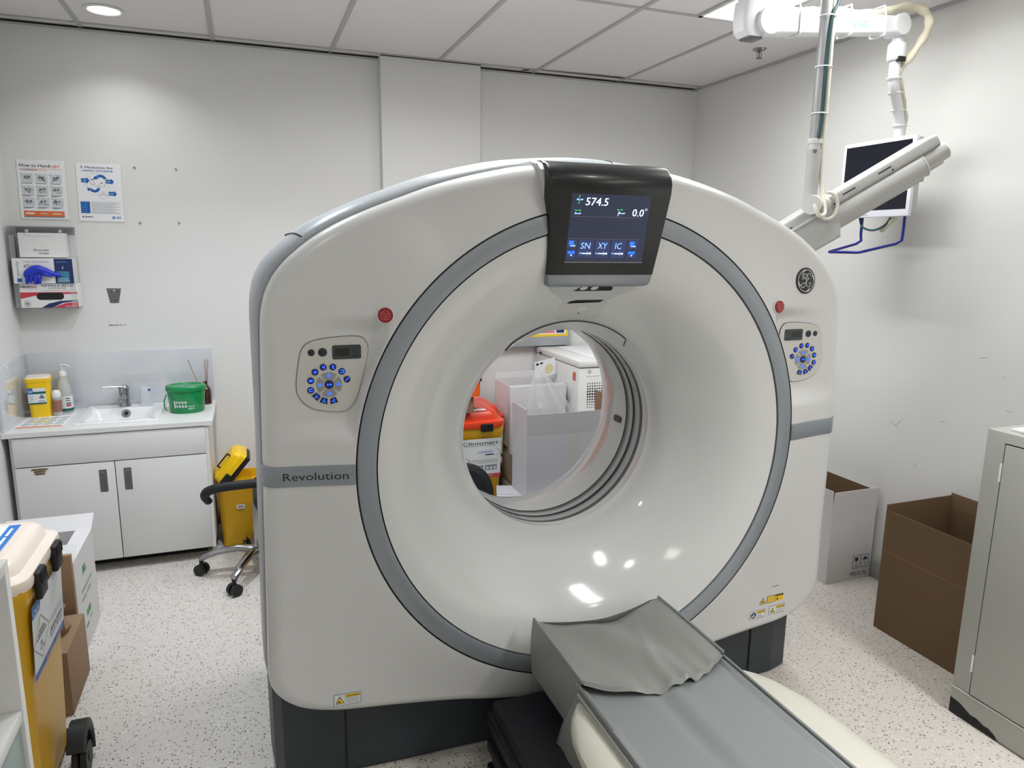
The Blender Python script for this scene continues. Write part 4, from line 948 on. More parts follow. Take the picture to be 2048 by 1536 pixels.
# ------------------------------------------------------------------ waste bins (64 litre) - local: label faces -y
def waste_bin(name, label, lidm, loc, rotz, deco, W=.40, D=.38, H=.70, group='yellow clinical waste bins', lk=1):
    b = thing(name, label, 'waste bin', loc, rotz, group)
    mb = MB(); rings = []
    for z, k in ((.03, .84), (.10, .86), (H - .06, .955), (H - .045, .985), (H - .01, 1.0), (H, 1.0)):
        rings.append([(x, y, z) for x, y in rrect(-W / 2 * k, -D / 2 * k, W / 2 * k, D / 2 * k, .035)])
    mb.loft(rings, M_yel); mb.build('body', b, rel=False)
    mb = MB(); rings = []
    for z, k, o_ in ((H - .005, 1.03, 0), (H + .012, 1.045, 0), (H + .026, 1.03, 0), (H + .030, .96, 0), (H + .036, .90, 0), (H + .060, .86, 0), (H + .074, .80, 0), (H + .078, .70, 0)):
        rings.append([(x, y, z) for x, y in rrect(-W / 2 * k, -D / 2 * k, W / 2 * k, D / 2 * k, .055 * k)])
    mb.loft(rings, lidm); lid = mb.build('lid', b, rel=False)
    for x in (-.095, .085):
        mb = MB().box(x - .034, -D / 2 * 1.05 - .012, H + .010 - .065 * lk, x + .034, -D / 2 * 1.02, H + .016 + .008 * lk, M_rubber, .006)
        for k in range(6): mb.box(x - .026 + .0095 * k, -D / 2 * 1.05 - .015, H - .01, x - .021 + .0095 * k, -D / 2 * 1.05 - .010, H + .018, M_rubber)
        mb.build('latch', b, rel=False)
    mb = MB(); kf = .93; sl = (.985 - .84) * D / 2 / (H - .075)
    yl = -D / 2 * (.84 + (.955 - .84) * (H - .30) / (H - .09))
    mb.M = frame((0, yl - .007, H - .290), (1, 0, 0), (0, -.045, 1)) @ Matrix.Diagonal((1, .74, 1, 1)); deco(mb); mb.build('printed_label', b, rel=False)
    for sx in (-1, 1):
        for sy in (-1, 1):
            mb = MB(); cx, cy = sx * W * .40, sy * D * .40
            mb.cyl((cx - .014, cy, .028), (cx + .014, cy, .028), .028, M_rubber, 20); mb.cyl((cx, cy, .028), (cx, cy, .06), .012, M_rubber, 10); mb.build('castor', b, rel=False)
    return b, lid
def bin_label(code, top, tc, name1=None):
    def f(m):
        m.rect(-.165, .02, .165, .31, M_label, .001); m.poly([(-.165, .262), (-.09, .262), (-.07, .31), (-.165, .31)], tc, .0014); m.text(code, -.16, .270, .030, M_label, .002, width=.060, bold=.001)
        m.rect(-.165, .02, .165, .045, tc, .0014); m.rect(-.05, .029, .04, .035, mat('faded_print', (196, 170, 168), .6), .002); m.rect(.055, .029, .13, .035, mat('faded_print', (196, 170, 168), .6), .002)
        m.stroke([(-.165, .15), (-.085, .235), (-.005, .15), (-.085, .065), (-.165, .15)], .002, M_ink, .0016)
        for k in range(3): m.rect(-.112 - .012 * k, .180 - .012 * k, -.058 + .012 * k, .185 - .012 * k, M_ink, .0016)
        m.rect(-.098, .128, -.082, .134, M_ink, .0016); m.ringd(-.09, .112, .010, .012, M_ink, .0016); m.text('6', -.075, .100, .026, M_ink, .0016)
        if top: m.text(top, -.045, .268, .034, M_teal, .0016, width=.195, bold=.0012); m.rect(-.045, .258, .14, .261, M_inkg, .0014); m.text('CLEANAWAY', .035, .205, .020, M_blue, .0016, width=.085, shear=.2); m.rect(.08, .186, .128, .194, M_navy, .0016); m.ringd(.13, .205, .028, .030, M_blue, .0014, 20, -1.2, 1.3)
        for q in (-.0, .075):
            m.rect(q + .005, .075, q + .070, .112, M_inkg, .0014)
            for k in range(3): m.rect(q + .012 + .02 * k, .08, q + .024 + .02 * k, .10, M_label, .0018)
        for k in range(3): m.rect(.0 + .03 * (k > 1), .150 - .010 * k, .15, .152 - .010 * k, M_inkg, .0014)
    return f
B1, lid1 = waste_bin('waste_bin', 'tall yellow clinical waste bin with cream domed lid and black latches at the left edge', M_cream, (-.772, 2.25, 0), PI / 2, bin_label('C64', '', M_blue))
mb = MB(); mb.M = frame((0, 0, .7785), (1, 0, 0), (0, 1, 0)); mb.rect(-.12, -.115, .12, .11, M_paper, .0006); mb.rect(-.12, -.115, .12, -.085, mat('sky_label', (20, 120, 205), .4), .0012); mb.rect(-.12, -.085, -.062, .11, mat('sky_label', (20, 120, 205), .4), .001)
mb.rect(-.05, -.104, .02, -.096, M_paper, .002); mb.rect(.03, -.104, .09, -.096, M_paper, .002)
for k in range(5): mb.rect(-.03, -.06 + .025 * k, .10 - .02 * (k % 2), -.052 + .025 * k, mat('pale_blue', (110, 160, 214), .6), .0012)
mb.build('lid_label', lid1, rel=False)
mb = MB().tube([(-.085, .03, .779), (-.08, .09, .792), (-.04, .13, .795), (.04, .13, .795), (.08, .09, .792), (.085, .03, .779)], .009, M_cream, 8); mb.build('lid_handle', lid1, rel=False)
wc = (-.548, 2.275)
mb = MB(); mb.cyl((wc[0] - .020, wc[1], .046), (wc[0] - .003, wc[1], .046), .046, M_rubber, 28).cyl((wc[0] + .003, wc[1], .046), (wc[0] + .020, wc[1], .046), .046, M_rubber, 28).cyl((wc[0] - .022, wc[1], .046), (wc[0] + .022, wc[1], .046), .014, M_rubber, 12); mb.build('wheel', B1, rel=True) if False else None
def lc(mb_):   # world coordinates into the bin's own frame (turned a quarter)
    mb_.v = [(v[1] - 2.25, -(v[0] + .772), v[2]) for v in mb_.v]; return mb_
lc(mb).build('wheel', B1, rel=False)
mb = MB(); rws = []
for k in range(13):
    a_ = math.radians(-15 + 165 * k / 12); r0, r1 = .056, .082
    rws.append([(wc[0] + dx_, wc[1] - .0 + rr_ * math.cos(a_) , .055 + rr_ * 1.35 * math.sin(a_)) for dx_, rr_ in ((-.024, r0), (.020, r0), (.026, r0 + .008), (.022, r1), (-.024, r1))])
mb.loft(rws, M_rubber); lc(mb).build('wheel_guard', B1, rel=False)
B2, lid2 = waste_bin('waste_bin', 'yellow clinical waste bin with orange lid and white label seen through the scanner bore', M_orange, (1.055, 3.625, 0), 0, bin_label('C64', 'Clinismart', M_redp), W=.38, D=.36, H=.675, lk=.5)
mb = MB(); mb.M = frame((0, 0, .7535), (1, 0, 0), (0, 1, 0)); mb.rect(-.12, -.135, .10, -.095, M_paper, .001); mb.rect(-.12, -.085, .06, .02, M_dark, .001); mb.build('lid_label', lid2, rel=False)
B3, lid3 = waste_bin('waste_bin', 'second orange-lidded waste bin, farther back behind the first orange lid', M_orange, (1.21, 4.03, 0), 0, bin_label('C64', 'Clinismart', M_redp), W=.36, D=.36, H=.60)
mb = MB().loft([[(x, y, z) for x, y in rrect(.86 - k, 3.42 + .0, 1.10 + k * .1, 3.66, .015)] for z, k in ((.845, 0), (1.06, .02), (1.07, .02))], M_orange2)
oc = mb.build('orange_container'); tag(oc, 'bright orange container box standing on the lid of the orange-lidded waste bin', 'container')
MB().box(1.085, 3.412, .925, 1.104, 3.424, .955, M_rubber, .003).build('clip', oc)
tag(MB().box(.88, 3.44, .756, 1.07, 3.64, .8445, M_brown, .003).build('small_cardboard_box'), 'small tan cardboard box between the orange container and the orange bin lid', 'box')

# left: open yellow bin beside the sink cabinet
Y = thing('clinical_bin', 'yellow clinical bin with its lid hinged open, between the sink cabinet and the scanner', 'waste bin', (-.06, 4.03, 0))
mb = MB()
for i in range(1): pass
mb = MB(); rg = []
for z, k in ((.0, .90), (.31, 1.0), (.33, 1.06), (.345, 1.06), (.345, 1.0), (.30, .97)):
    rg.append([(-.06 + x, 4.03 + y, z) for x, y in rrect(-.135 * k, -.15 * k, .135 * k, .15 * k, .03)])
mb.loft(rg, M_yel, True, True); mb.build('body', Y)
mb = MB(); mb.M = FB(-.105, 3.880, .22); mb.rect(0, 0, .040, .022, M_label, .004)
for k in range(6): mb.rect(.006 + .005 * k, .005, .009 + .005 * k, .017, M_ink, .0045)
mb.M = Matrix.Identity(4); mb.build('barcode_label', Y)
mb.M = Matrix.Identity(4)
mb = MB()
# lid: slanted slab rising from lower left to upper right
Ml = Matrix.Translation((-.175, 3.90, .335)) @ Matrix.Rotation(math.radians(-50), 4, 'Y') @ Matrix.Scale(.80, 4)
mb.M = Ml
mb.loft([[(x, y, z) for x, y in rrect(a, a, .26 - a, .26 - a, .03)] for z, a in ((.0, 0), (.03, 0), (.036, .010), (.070, .018), (.085, .040))], M_yelb)
lidy = mb.build('lid', Y)
mb = MB(); mb.M = Ml; mb.tube([(.10, .03, .085), (.10, .03, .105), (.20, .03, .105), (.20, .03, .085)], .007, M_rubber, 8); mb.build('handle', lidy)
mb = MB(); mb.M = Ml; mb.box(.02, -.012, -.02, .10, .002, .035, M_rubber, .004); mb.build('latch', lidy)
mb = MB(); mb.M = Ml; mb.box(.005, .01, -.035, .255, .25, -.002, M_rubber, .01); mb.build('seal', lidy)

# ------------------------------------------------------------------ office chairs
def office_chair(label, x, y, seat_z, arm_a, back=None, so=0):
    c = thing('office_chair', label, 'office chair', (x, y, 0), 0, 'black office chairs on castors')
    hub = MB().lathe([(.03, .07), (.036, .09), (.034, .13), (.025, .14), (.02, seat_z - .05)], M_chrome).build('column', c, rel=False)
    for k in range(5):
        a = arm_a + 2 * PI * k / 5; d = Vector((math.cos(a), math.sin(a), 0)); mb = MB()
        pts = [tuple(d * r + Vector((0, 0, z))) for r, z in ((.02, .115), (.10, .125), (.20, .110), (.26, .088), (.272, .075))]
        mb.tube(pts, .02, M_chrome, 12, radii=[.026, .024, .020, .017, .015], flat=.75); leg = mb.build('base_arm', c, rel=False)
        mb = MB(); p = d * .272; q = Vector((-d.y, d.x, 0)); s_ = q.lerp(d, .35).normalized()
        for sg in (-1, 1): mb.cyl(tuple(p + s_ * sg * .006 + Vector((0, 0, .0275))), tuple(p + s_ * sg * .026 + Vector((0, 0, .0275))), .0275, M_rubber, 20)
        mb.cyl(tuple(p + Vector((0, 0, .03))), tuple(p + Vector((0, 0, .078))), .010, M_rubber, 10); mb.build('castor', c, rel=False)
    mb = MB(); mb.loft([[(x_ + so, y_, z) for x_, y_ in rrect(-.23 * k, -.22 * k, .23 * k, .22 * k, .09 * k)] for z, k in ((seat_z - .05, .80), (seat_z - .035, .95), (seat_z, 1.0), (seat_z + .03, .97), (seat_z + .045, .82))], M_chair); mb.build('seat', c, rel=False)
    if back:
        bx_, by_, bz, bw, bh, br = back
        mb = MB(); mb.M = Matrix.Translation((bx_, by_, bz)) @ Matrix.Rotation(br, 4, 'Z') @ Matrix.Rotation(-.12, 4, 'X') @ Matrix.Rotation(PI / 2, 4, 'X')
        mb.loft([[(x_, y_, z) for x_, y_ in rrect(-bw / 2 * k, -bh / 2 * k, bw / 2 * k, bh / 2 * k, min(bw, bh) * .42 * k, 8)] for z, k in ((-.03, .85), (-.02, .97), (0, 1), (.02, .97), (.03, .85))], M_chair); mb.M = Matrix.Identity(4); mb.build('backrest', c, rel=False)
    return c
a0 = math.atan2(3.324 - 3.569, -.122 + .006)
ch1 = office_chair('black office chair with chrome star base half hidden behind the left side of the scanner', -.006, 3.569, .40, a0, None, .215)
mb = MB(); mb.tube(cr([(-.21, -.07, .405), (-.225, -.09, .44), (-.20, -.12, .475), (-.13, -.14, .492), (-.02, -.14, .495), (.06, -.12, .49)], 5), .022, M_chair, 12, flat=.8); mb.build('armrest', ch1, rel=False)
office_chair('black office chair seen through the lower left of the scanner bore before the orange-lidded bin', .62, 3.10, .30, .2, (.20, -.10, .46, .42, .34, 0))

# ------------------------------------------------------------------ cartons
def open_carton(name, label, x0, y0, x1, y1, z0, h, out, ins, flaps, deco=None, cat='cardboard box', grp='open cardboard cartons', t=.004):
    c = thing(name, label, cat, ((x0 + x1) / 2, (y0 + y1) / 2, z0), 0, grp)
    mb = MB()
    def wall(a, b, d, e): mb.box(a, b, z0, d, e, z0 + h, out)
    wall(x0, y0, x1, y0 + t); wall(x0, y1 - t, x1, y1); wall(x0, y0 + t, x0 + t, y1 - t); wall(x1 - t, y0 + t, x1, y1 - t); mb.box(x0 + t, y0 + t, z0, x1 - t, y1 - t, z0 + t, out)
    i = t + .0004
    mb.add([(x0 + i, y0 + i, z0 + .006), (x1 - i, y0 + i, z0 + .006), (x1 - i, y1 - i, z0 + .006), (x0 + i, y1 - i, z0 + .006), (x0 + i, y0 + i, z0 + h - .001), (x1 - i, y0 + i, z0 + h - .001), (x1 - i, y1 - i, z0 + h - .001), (x0 + i, y1 - i, z0 + h - .001)],
           [(0, 1, 2, 3), (4, 5, 1, 0), (5, 6, 2, 1), (6, 7, 3, 2), (7, 4, 0, 3)], ins)
    if deco: deco(mb)
    mb.M = Matrix.Identity(4); mb.build('body', c)
    for side, L, ang in flaps:   # ang: degrees from vertical, + outward
        a = math.radians(ang); mb = MB(); dz = L * math.cos(a); do = L * math.sin(a)
        zt_ = z0 + h + .0005
        if side == 'f': p = [(x0, y0), (x1, y0)]; o = (0, -1)
        if side == 'b': p = [(x1, y1), (x0, y1)]; o = (0, 1)
        if side == 'l': p = [(x0, y1), (x0, y0)]; o = (-1, 0)
        if side == 'r': p = [(x1, y0), (x1, y1)]; o = (1, 0)
        ax, ay = p[0]; bx_, by_ = p[1]
        in_ = (-o[0] * t, -o[1] * t)
        top = [(ax + o[0] * do, ay + o[1] * do, zt_ + dz), (bx_ + o[0] * do, by_ + o[1] * do, zt_ + dz)]
        mb.hexa([(ax, ay, zt_), (bx_, by_, zt_), (bx_ + in_[0], by_ + in_[1], zt_), (ax + in_[0], ay + in_[1], zt_), top[0], top[1], (top[1][0] + in_[0], top[1][1] + in_[1], top[1][2]), (top[0][0] + in_[0], top[0][1] + in_[1], top[0][2])], out)
        q = .0006; mb.add([(ax + in_[0] * 1.15, ay + in_[1] * 1.15, zt_), (bx_ + in_[0] * 1.15, by_ + in_[1] * 1.15, zt_), (top[1][0] + in_[0] * 1.15, top[1][1] + in_[1] * 1.15, top[1][2]), (top[0][0] + in_[0] * 1.15, top[0][1] + in_[1] * 1.15, top[0][2])], [(3, 2, 1, 0)], ins)
        mb.build('flap', c)
    return c
def med_deco(x0, x1, y0, z0):
    def f(m):
        m.M = FB(0, y0, z0)
        m.text('MEDICAL', x1 - .125, .020, .030, M_ink, .0008, width=.108)
        for q in (x1 - .115, x1 - .06):
            m.stroke([(q, .06), (q + .045, .06), (q + .045, .125), (q, .125), (q, .06)], .0025, M_ink, .0008)
        g = x1 - .0925; m.poly([(g - .012, .115), (g - .010, .100), (g, .092), (g + .010, .100), (g + .012, .115)][::1], M_navy, .001); m.rect(g - .0015, .070, g + .0015, .094, M_navy, .001); m.rect(g - .010, .067, g + .010, .070, M_navy, .001)
        g = x1 - .0375; m.poly([(g - .016, .098), (g + .016, .098), (g + .010, .110), (g, .114), (g - .010, .110)], M_navy, .001); m.rect(g - .001, .075, g + .001, .1, M_navy, .001); m.stroke([(g, .075), (g + .005, .071), (g + .008, .076)], .002, M_navy, .001)
    return f
open_carton('medical_carton', 'white open carton marked MEDICAL on the floor between the scanner and the right wall', 2.572, 2.510, 2.848, 2.885, 0, .345, M_wcard, M_brownd, [('f', .125, 4), ('l', .13, 3), ('r', .11, -6), ('b', .11, 8)], med_deco(2.572, 2.848, 2.510, 0))
def bigdeco(m):
    m.M = FNX(2.480, 0, 0); m.rect(-2.128, .352, -1.60, .3535, mat('cardboard_crease', (176, 140, 100), .85), .0006)
open_carton('brown_carton', 'large brown open cardboard carton on the floor between the medical carton and the locker', 2.480, 1.62, 2.850, 2.134, 0, .50, M_brownd, M_brownd, [('l', .032, 2), ('b', .055, 0), ('f', .05, 0), ('r', .065, 4)], bigdeco)
def lefttext(m):
    m.M = FPX(-.668, 0, 0)
    m.text('RRS', 3.075, .305, .040, M_greenp, .0008, width=.055, bold=.002); m.rect(3.07, .300, 3.15, .303, M_greenp, .0008)
    for k, t_ in enumerate(('INTERLEAVED SLIMLINE', 'HAND TOWEL')): m.text(t_, 3.03, .235 - .033 * k, .020, M_greenp, .0008, width=.19 - .03 * k)
    m.rect(3.08, .120, 3.15, .145, M_greenp, .0008); m.rect(3.05, .080, 3.10, .092, M_greenp, .0008); m.rect(3.13, .088, 3.17, .094, M_greenp, .0008)
open_carton('white_carton', 'white open carton with green print on the floor behind the cream-lidded bin', -.99, 2.945, -.668, 3.305, 0, .405, M_wcard, M_wcard, [('r', .05, -78), ('b', .09, 62), ('f', .09, -60)], lefttext)
tag(MB().box(-.86, 2.585, 0, -.632, 2.87, .235, M_brown, .003).build('small_brown_carton'), 'small closed brown carton on the floor right behind the cream-lidded bin', 'cardboard box')
mb = MB(); rg = []
for i in range(9):
    z = .236 + .022 * i; k = 1 - .35 * (i / 8) ** 1.5
    rg.append([(-.745 + (.085 * k + .012 * math.sin(a * 3 + i * 1.7)) * math.cos(a), 2.74 + (.10 * k + .014 * math.sin(a * 4 + i * 2.1)) * math.sin(a), z) for a in [2 * PI * q / 20 for q in range(20)]])
mb.loft(rg, M_brown); tag(mb.build('crumpled_paper_bag'), 'crumpled brown paper bag lying on the small brown carton', 'paper bag')
mb = MB().box(-.86, 2.905, 0, -.664, 2.925, .455, M_brown, .003); tag(mb.build('flattened_cardboard'), 'flattened brown cardboard standing upright against the white green-printed carton', 'cardboard')

# ------------------------------------------------------------------ through the bore
sb = thing('low_white_box', 'low closed white box under the tall open white carton behind the scanner', 'cardboard box', (1.40, 3.3, 0))
R_ = Matrix.Translation((1.19, 3.425, 0)) @ Matrix.Rotation(math.radians(-18), 4, 'Z')
mb = MB(); mb.M = R_; mb.box(0, -.32, 0, .50, .0, .358, M_gcard, .002); mb.box(0.0, -.14, .3583, .40, -.138, .3588, M_inkg); mb.M = Matrix.Identity(4); mb.build('body', sb)
def cdeco(m):
    m.M = FNX(1.264, .155, .3595)
    for q in (-3.49, -3.425):
        m.stroke([(q, .07), (q + .05, .07), (q + .05, .15), (q, .15), (q, .07)], .003, M_ink, .0008)
    m.poly([(-3.478, .14), (-3.476, .11), (-3.465, .10), (-3.454, .11), (-3.452, .14)], M_ink, .001); m.rect(-3.467, .08, -3.463, .1, M_ink, .001); m.poly([(-3.42, .115), (-3.38, .115), (-3.40, .14)], M_ink, .001); m.rect(-3.402, .085, -3.398, .12, M_ink, .001)
    m.text('MEDICAL', -3.50, .035, .028, M_ink, .0008, width=.13); m.rect(-3.46, .16, -3.42, .32, mat('tape', (200, 196, 192), .3), .0006)
    m.M = FB(-.06, 3.183, .3595); m.rect(1.54, 0, 1.60, .32, mat('tape', (200, 196, 192), .3), .0006)
CCX = open_carton('open_white_carton', 'tall open white carton with a plastic bag in it, seen through the scanner bore', 1.264, 3.183, 1.74, 3.385, .3595, .322, M_gcard, M_brown, [('l', .135, 2), ('f', .108, 4), ('r', .17, 0), ('b', .05, 0)], cdeco)
mb = MB(); rg = []
for i in range(15):
    t_ = i / 14; z = .55 + .44 * t_; k = (1 - t_) ** .75 * 1.0 + .05
    cx_, cy_ = 1.50 - .135 * t_, 3.285
    rg.append([(cx_ + (.19 * k) * math.cos(a) * (1 + .12 * math.sin(a * 7 + i * .5)), cy_ + (.07 * k) * math.sin(a) * (1 + .2 * math.sin(a * 9)), z) for a in [2 * PI * q / 54 for q in range(54)]])
mb.loft(rg, M_bag, False, True); mb.M = FB(1.33, 3.21, .81); mb.rect(0, 0, .025, .03, M_paper, .001); mb.M = Matrix.Identity(4)
tag(mb.build('plastic_bag'), 'clear plastic bag rising to a twisted peak out of the tall open white carton', 'plastic bag')
wb = lambda x0, y0, z0, x1, y1, z1, lab, m=M_wcard, nm='stacked_white_box': tag(MB().box(x0, y0, z0, x1, y1, z1, m, .002).build(nm), lab, 'cardboard box', 'white boxes stacked at the back wall')
wb(1.43, 3.72, 0, 1.70, 4.02, .215, 'white box at the floor, lowest of the stack by the back wall'); wb(1.425, 3.73, .216, 1.70, 4.02, .43, 'white box in the middle of the stack by the back wall')
open_carton('back_white_carton', 'open white carton on top of the stack of white boxes by the back wall', 1.412, 3.76, 1.74, 4.10, .4315, .37, M_wcard, M_wcard, [('f', .02, 0), ('b', .04, 10)], None)
mb = MB().box(1.365, 3.702, .4315, 1.71, 3.745, .825, M_gcard, .002); mb.M = FB(0, 3.712, .4315)
mb.rect(1.52, .12, 1.528, .134, M_ink, .0008); mb.rect(1.535, .126, 1.57, .134, M_ink, .0008); mb.rect(1.37, .17, 1.70, .1715, M_inkg); mb.rect(1.37, .365, 1.70, .3665, M_inkg)
tag(mb.build('slim_white_box'), 'slim white box standing upright in front of the back white carton', 'cardboard box')
# tall white unit
U = thing('white_cooling_unit', 'tall white metal equipment cabinet with round vent holes behind the scanner', 'equipment cabinet', (2.1, 3.95, 0))
ux0, ux1, uy0, uy1 = 1.752, 2.45, 3.63, 4.272
mb = MB().box(ux0, uy0, .03, ux1, uy1, .925, M_white, .006).box(ux0 + .03, uy0 + .03, 0, ux1 - .03, uy1 - .03, .03, M_dark); mb.build('body', U)
MB().box(ux0 - .004, uy0 - .008, .928, ux1 + .004, uy1 + .002, .968, M_white, .010).build('top_cap', U)
m = MB(); m.M = FB(ux0, uy0, 0)
for r_ in range(10):
    for c_ in range(30): m.disc(.060 + .0150 * c_, .834 - .0155 * r_, .0062 - abs(r_ - 4) * .0006, M_dark, .0008, 10)
m.rect(.05, .876, .60, .8775, M_inkg, .0006); m.ringd(.068, .903, .006, .010, M_inkg, .0006); m.rect(.135, .896, .150, .906, M_inkg, .0006); m.build('vent_panel', U)
m = MB(); m.M = FNX(ux0, 0, 0); m.rect(-3.705, .845, -3.665, .895, M_pink, .0008); m.rect(-3.69, .875, -3.667, .893, M_org, .001); m.rect(-3.702, .85, -3.69, .89, M_redp, .001); m.rect(-4.20, .93, -4.17, .945, M_dark, .006); m.build('warning_label', U)
tag(MB().box(1.86, 3.72, .9685, 2.30, 4.18, .974, M_paper, .001).build('paper_sheets'), 'white paper sheets lying on the tall white equipment cabinet', 'paper')
mb = MB(); mb.M = Matrix.Translation((1.645, 3.90, .835)) @ Matrix.Rotation(math.radians(12), 4, 'Z') @ Matrix.Rotation(math.radians(-8), 4, 'Y'); mb.box(-.05, 0, 0, .10, .0015, .10, M_paper); mb.M = mb.M @ FB(0, 0, 0)
mb.rect(-.04, .078, -.02, .09, M_ink, .0008); mb.rect(-.01, .08, .01, .09, M_ink, .0008); mb.disc(.05, .04, .03, mat('flyer_stain', (226, 214, 160), .6), .0007, 16); mb.M = Matrix.Identity(4)
tag(mb.build('hanging_tag'), 'small white paper tag stuck to the side of the tall white equipment cabinet', 'paper tag')
W_ = thing('notice_board', 'grey wall board with yellow-edged notice, its lower edge seen at the top of the bore', 'notice board', (1.68, 4.2, .975))
MB().box(1.40, 4.225, .975, 1.972, 4.284, 1.30, M_shell, .003).build('board', W_)
m = MB(); m.M = FB(0, 4.225, 0); m.rect(1.46, 1.035, 1.952, 1.28, M_yelb, .001); m.rect(1.475, 1.050, 1.937, 1.27, M_paper, .0016); m.rect(1.87, 1.057, 1.925, 1.09, M_navy, .002); m.rect(1.50, 1.057, 1.86, 1.07, M_pink, .002); m.build('notice', W_)

# ------------------------------------------------------------------ right: locker
L = thing('metal_locker', 'grey metal locker cabinet standing at the right edge of the view', 'locker', (2.56, 1.1, 0))
lx0, lx1, ly0, ly1, lh = 2.262, 2.852, .55, 1.598, 1.033
MB().box(lx0, ly0, .004, lx1, ly1, lh, M_locker, .003).build('body', L)
MB().box(lx0 - .004, ly0 + .04, .108, lx0 - .0005, 1.531, .995, M_locker, .0015).box(lx0 - .0006, ly0 + .036, .104, lx0 - .0001, 1.535, .999, M_dark).build('door', L)
for z in (.22, .90): MB().cyl((lx0 - .002, 1.537, z - .03), (lx0 - .002, 1.537, z + .03), .004, M_white, 8).build('hinge', L)
MB().box(lx0 - .007, ly0, .098, lx0 + .001, ly1, .104, M_locker, .002).build('plinth_lip', L)
m = MB(); m.M = FNX(lx0, 0, 0); m.poly([(-1.5975, .004), (-1.42, .004), (-1.43, .016), (-1.455, .028), (-1.47, .026), (-1.50, .036), (-1.52, .034), (-1.56, .052), (-1.5975, .058)], M_dark, .0008); m.build('chipped_plinth', L)
tag(MB().box(2.30, 1.0, lh + .0005, 2.62, 1.55, lh + .008, M_paper, .001).build('paper_stack'), 'white papers lying on top of the grey metal locker under brown cardboard', 'paper')
mb = MB(); mb.M = Matrix.Translation((2.46, 1.24, lh + .009)) @ Matrix.Rotation(.12, 4, 'Z'); mb.prism(rrect(-.15, -.30, .16, .28, .03), 0, .012, M_brown); mb.M = Matrix.Identity(4)
tag(mb.build('cardboard_tray'), 'flat brown cardboard piece lying on the papers on top of the locker', 'cardboard')

# ------------------------------------------------------------------ left foreground shelf
Sf = thing('shelf_unit', 'white open shelf unit with a greenish lower door, cut off by the left edge', 'shelf unit', (-.55, .8, 0))
fx, fy = -.372, 1.255
mb = MB(); mb.box(-.72, fy - .018, 0, fx, fy, 1.112, M_whitem, .001); mb.box(-.72, .30, 0, fx, .318, 1.112, M_whitem, .001); mb.box(-.72, .318, 1.094, fx, fy - .018, 1.112, M_whitem, .001); mb.box(-.72, .318, .05, -.704, fy - .018, 1.094, M_whitem); mb.box(-.70, .318, .03, fx, fy - .018, .05, M_whitem)
mb.build('carcass', Sf)
for z in (.858, .55): MB().box(-.703, .3185, z - .018, fx - .002, fy - .0185, z + .002, M_whitem, .001).build('shelf', Sf)
MB().box(fx - .016, .322, .06, fx - .004, fy - .022, .836, M_grnd, .002).build('door', Sf)
mb = MB().cyl((-.405, 1.24, 1.1125), (-.405, 1.24, 1.116), .006, M_rubber, 12)
mb.M = Matrix.Identity(4); mb.build('screw_cap', Sf)

# ------------------------------------------------------------------ monitor, its arm, injector
MN = thing('wall_monitor', 'white-framed monitor with dark screen and blue handle hanging below the ceiling arm', 'monitor', (2.62, 2.49, 1.75))
mx, my0, my1, mz0, mz1 = 2.600, 2.299, 2.680, 1.745, 2.072
MB().box(mx, my0, mz0, mx + .018, my1, mz1, M_monb, .004).box(mx + .018, my0 + .008, mz0 + .010, mx + .055, my1 - .008, mz1 - .006, M_inj, .006).box(mx + .055, my0 + .09, mz0 + .06, mx + .075, my1 - .09, mz1 - .06, M_inj, .006).build('housing', MN)
m = MB(); m.M = FNX(mx, 0, 0); m.rect(-my1 + .017, mz0 + .030, -my0 - .016, mz1 - .017, M_mons, .0008); m.build('screen', MN)
m = MB(); m.M = FNX(mx, 0, 0)
for k in range(7): m.rect(-2.60 + .014 * k, mz0 + .010, -2.593 + .014 * k, mz0 + .013, M_inkg, .0008)
m.build('buttons', MN)
hp = [(mx + .03, 2.565, mz0 + .01), (mx + .03, 2.565, mz0 - .07), (mx + .03, 2.560, mz0 - .10), (mx + .0, 2.558, mz0 - .115), (mx - .165, 2.540, mz0 - .150), (mx - .175, 2.53, mz0 - .152), (mx - .175, 2.38, mz0 - .152), (mx - .165, 2.365, mz0 - .150), (mx + .0, 2.345, mz0 - .115), (mx + .03, 2.342, mz0 - .10), (mx + .03, 2.340, mz0 - .07), (mx + .03, 2.340, mz0 + .01)]
MB().tube(hp, .006, M_hblue, 10).build('handle', MN)
MB().tube(cr([(mx + .03, 2.58, mz0), (mx + .02, 2.55, mz0 - .04), (mx + .02, 2.49, mz0 - .055), (mx + .03, 2.44, mz0 - .035), (mx + .04, 2.42, mz0)], 6), .0045, M_cable, 8).tube(cr([(mx + .05, 2.47, mz0 - .055), (mx + .045, 2.44, mz0 - .03), (mx + .05, 2.40, mz0)], 6), .013, M_sleeve, 10, radii=None).build('cable', MN)
A = thing('monitor_arm', 'white articulated ceiling arm with cable sleeve carrying the monitor', 'monitor arm', (1.79, 2.36, CEIL))
ax_, ay_ = 1.775, 2.36; zA = 2.400
MB().lathe([(.055, CEIL), (.055, CEIL - .02), (.036, CEIL - .025), (.034, zA + .085)], M_arm, (ax_, ay_)).build('ceiling_post', A)
mb = MB(); mb.loft([[(ax_ + x, ay_ + y, z) for x, y in rrect(-.040 * k, -.038, .040 + e, .038, .018)] for z, k, e in ((zA - .035, .35, .0), (zA - .02, .85, .02), (zA + .02, 1, .03), (zA + .05, .95, .0), (zA + .085, .85, -.005))], M_arm); mb.box(ax_ - .005, ay_ - .03, zA - .042, ax_ + .055, ay_ + .03, zA - .032, M_steel, .004); mb.build('elbow', A)
p0 = Vector((ax_ + .065, ay_ - .01, zA + .018)); p1 = Vector((2.50, 2.370, 2.485))
dv = (p1 - p0).normalized(); side = dv.cross(Vector((0, 0, 1))).normalized()
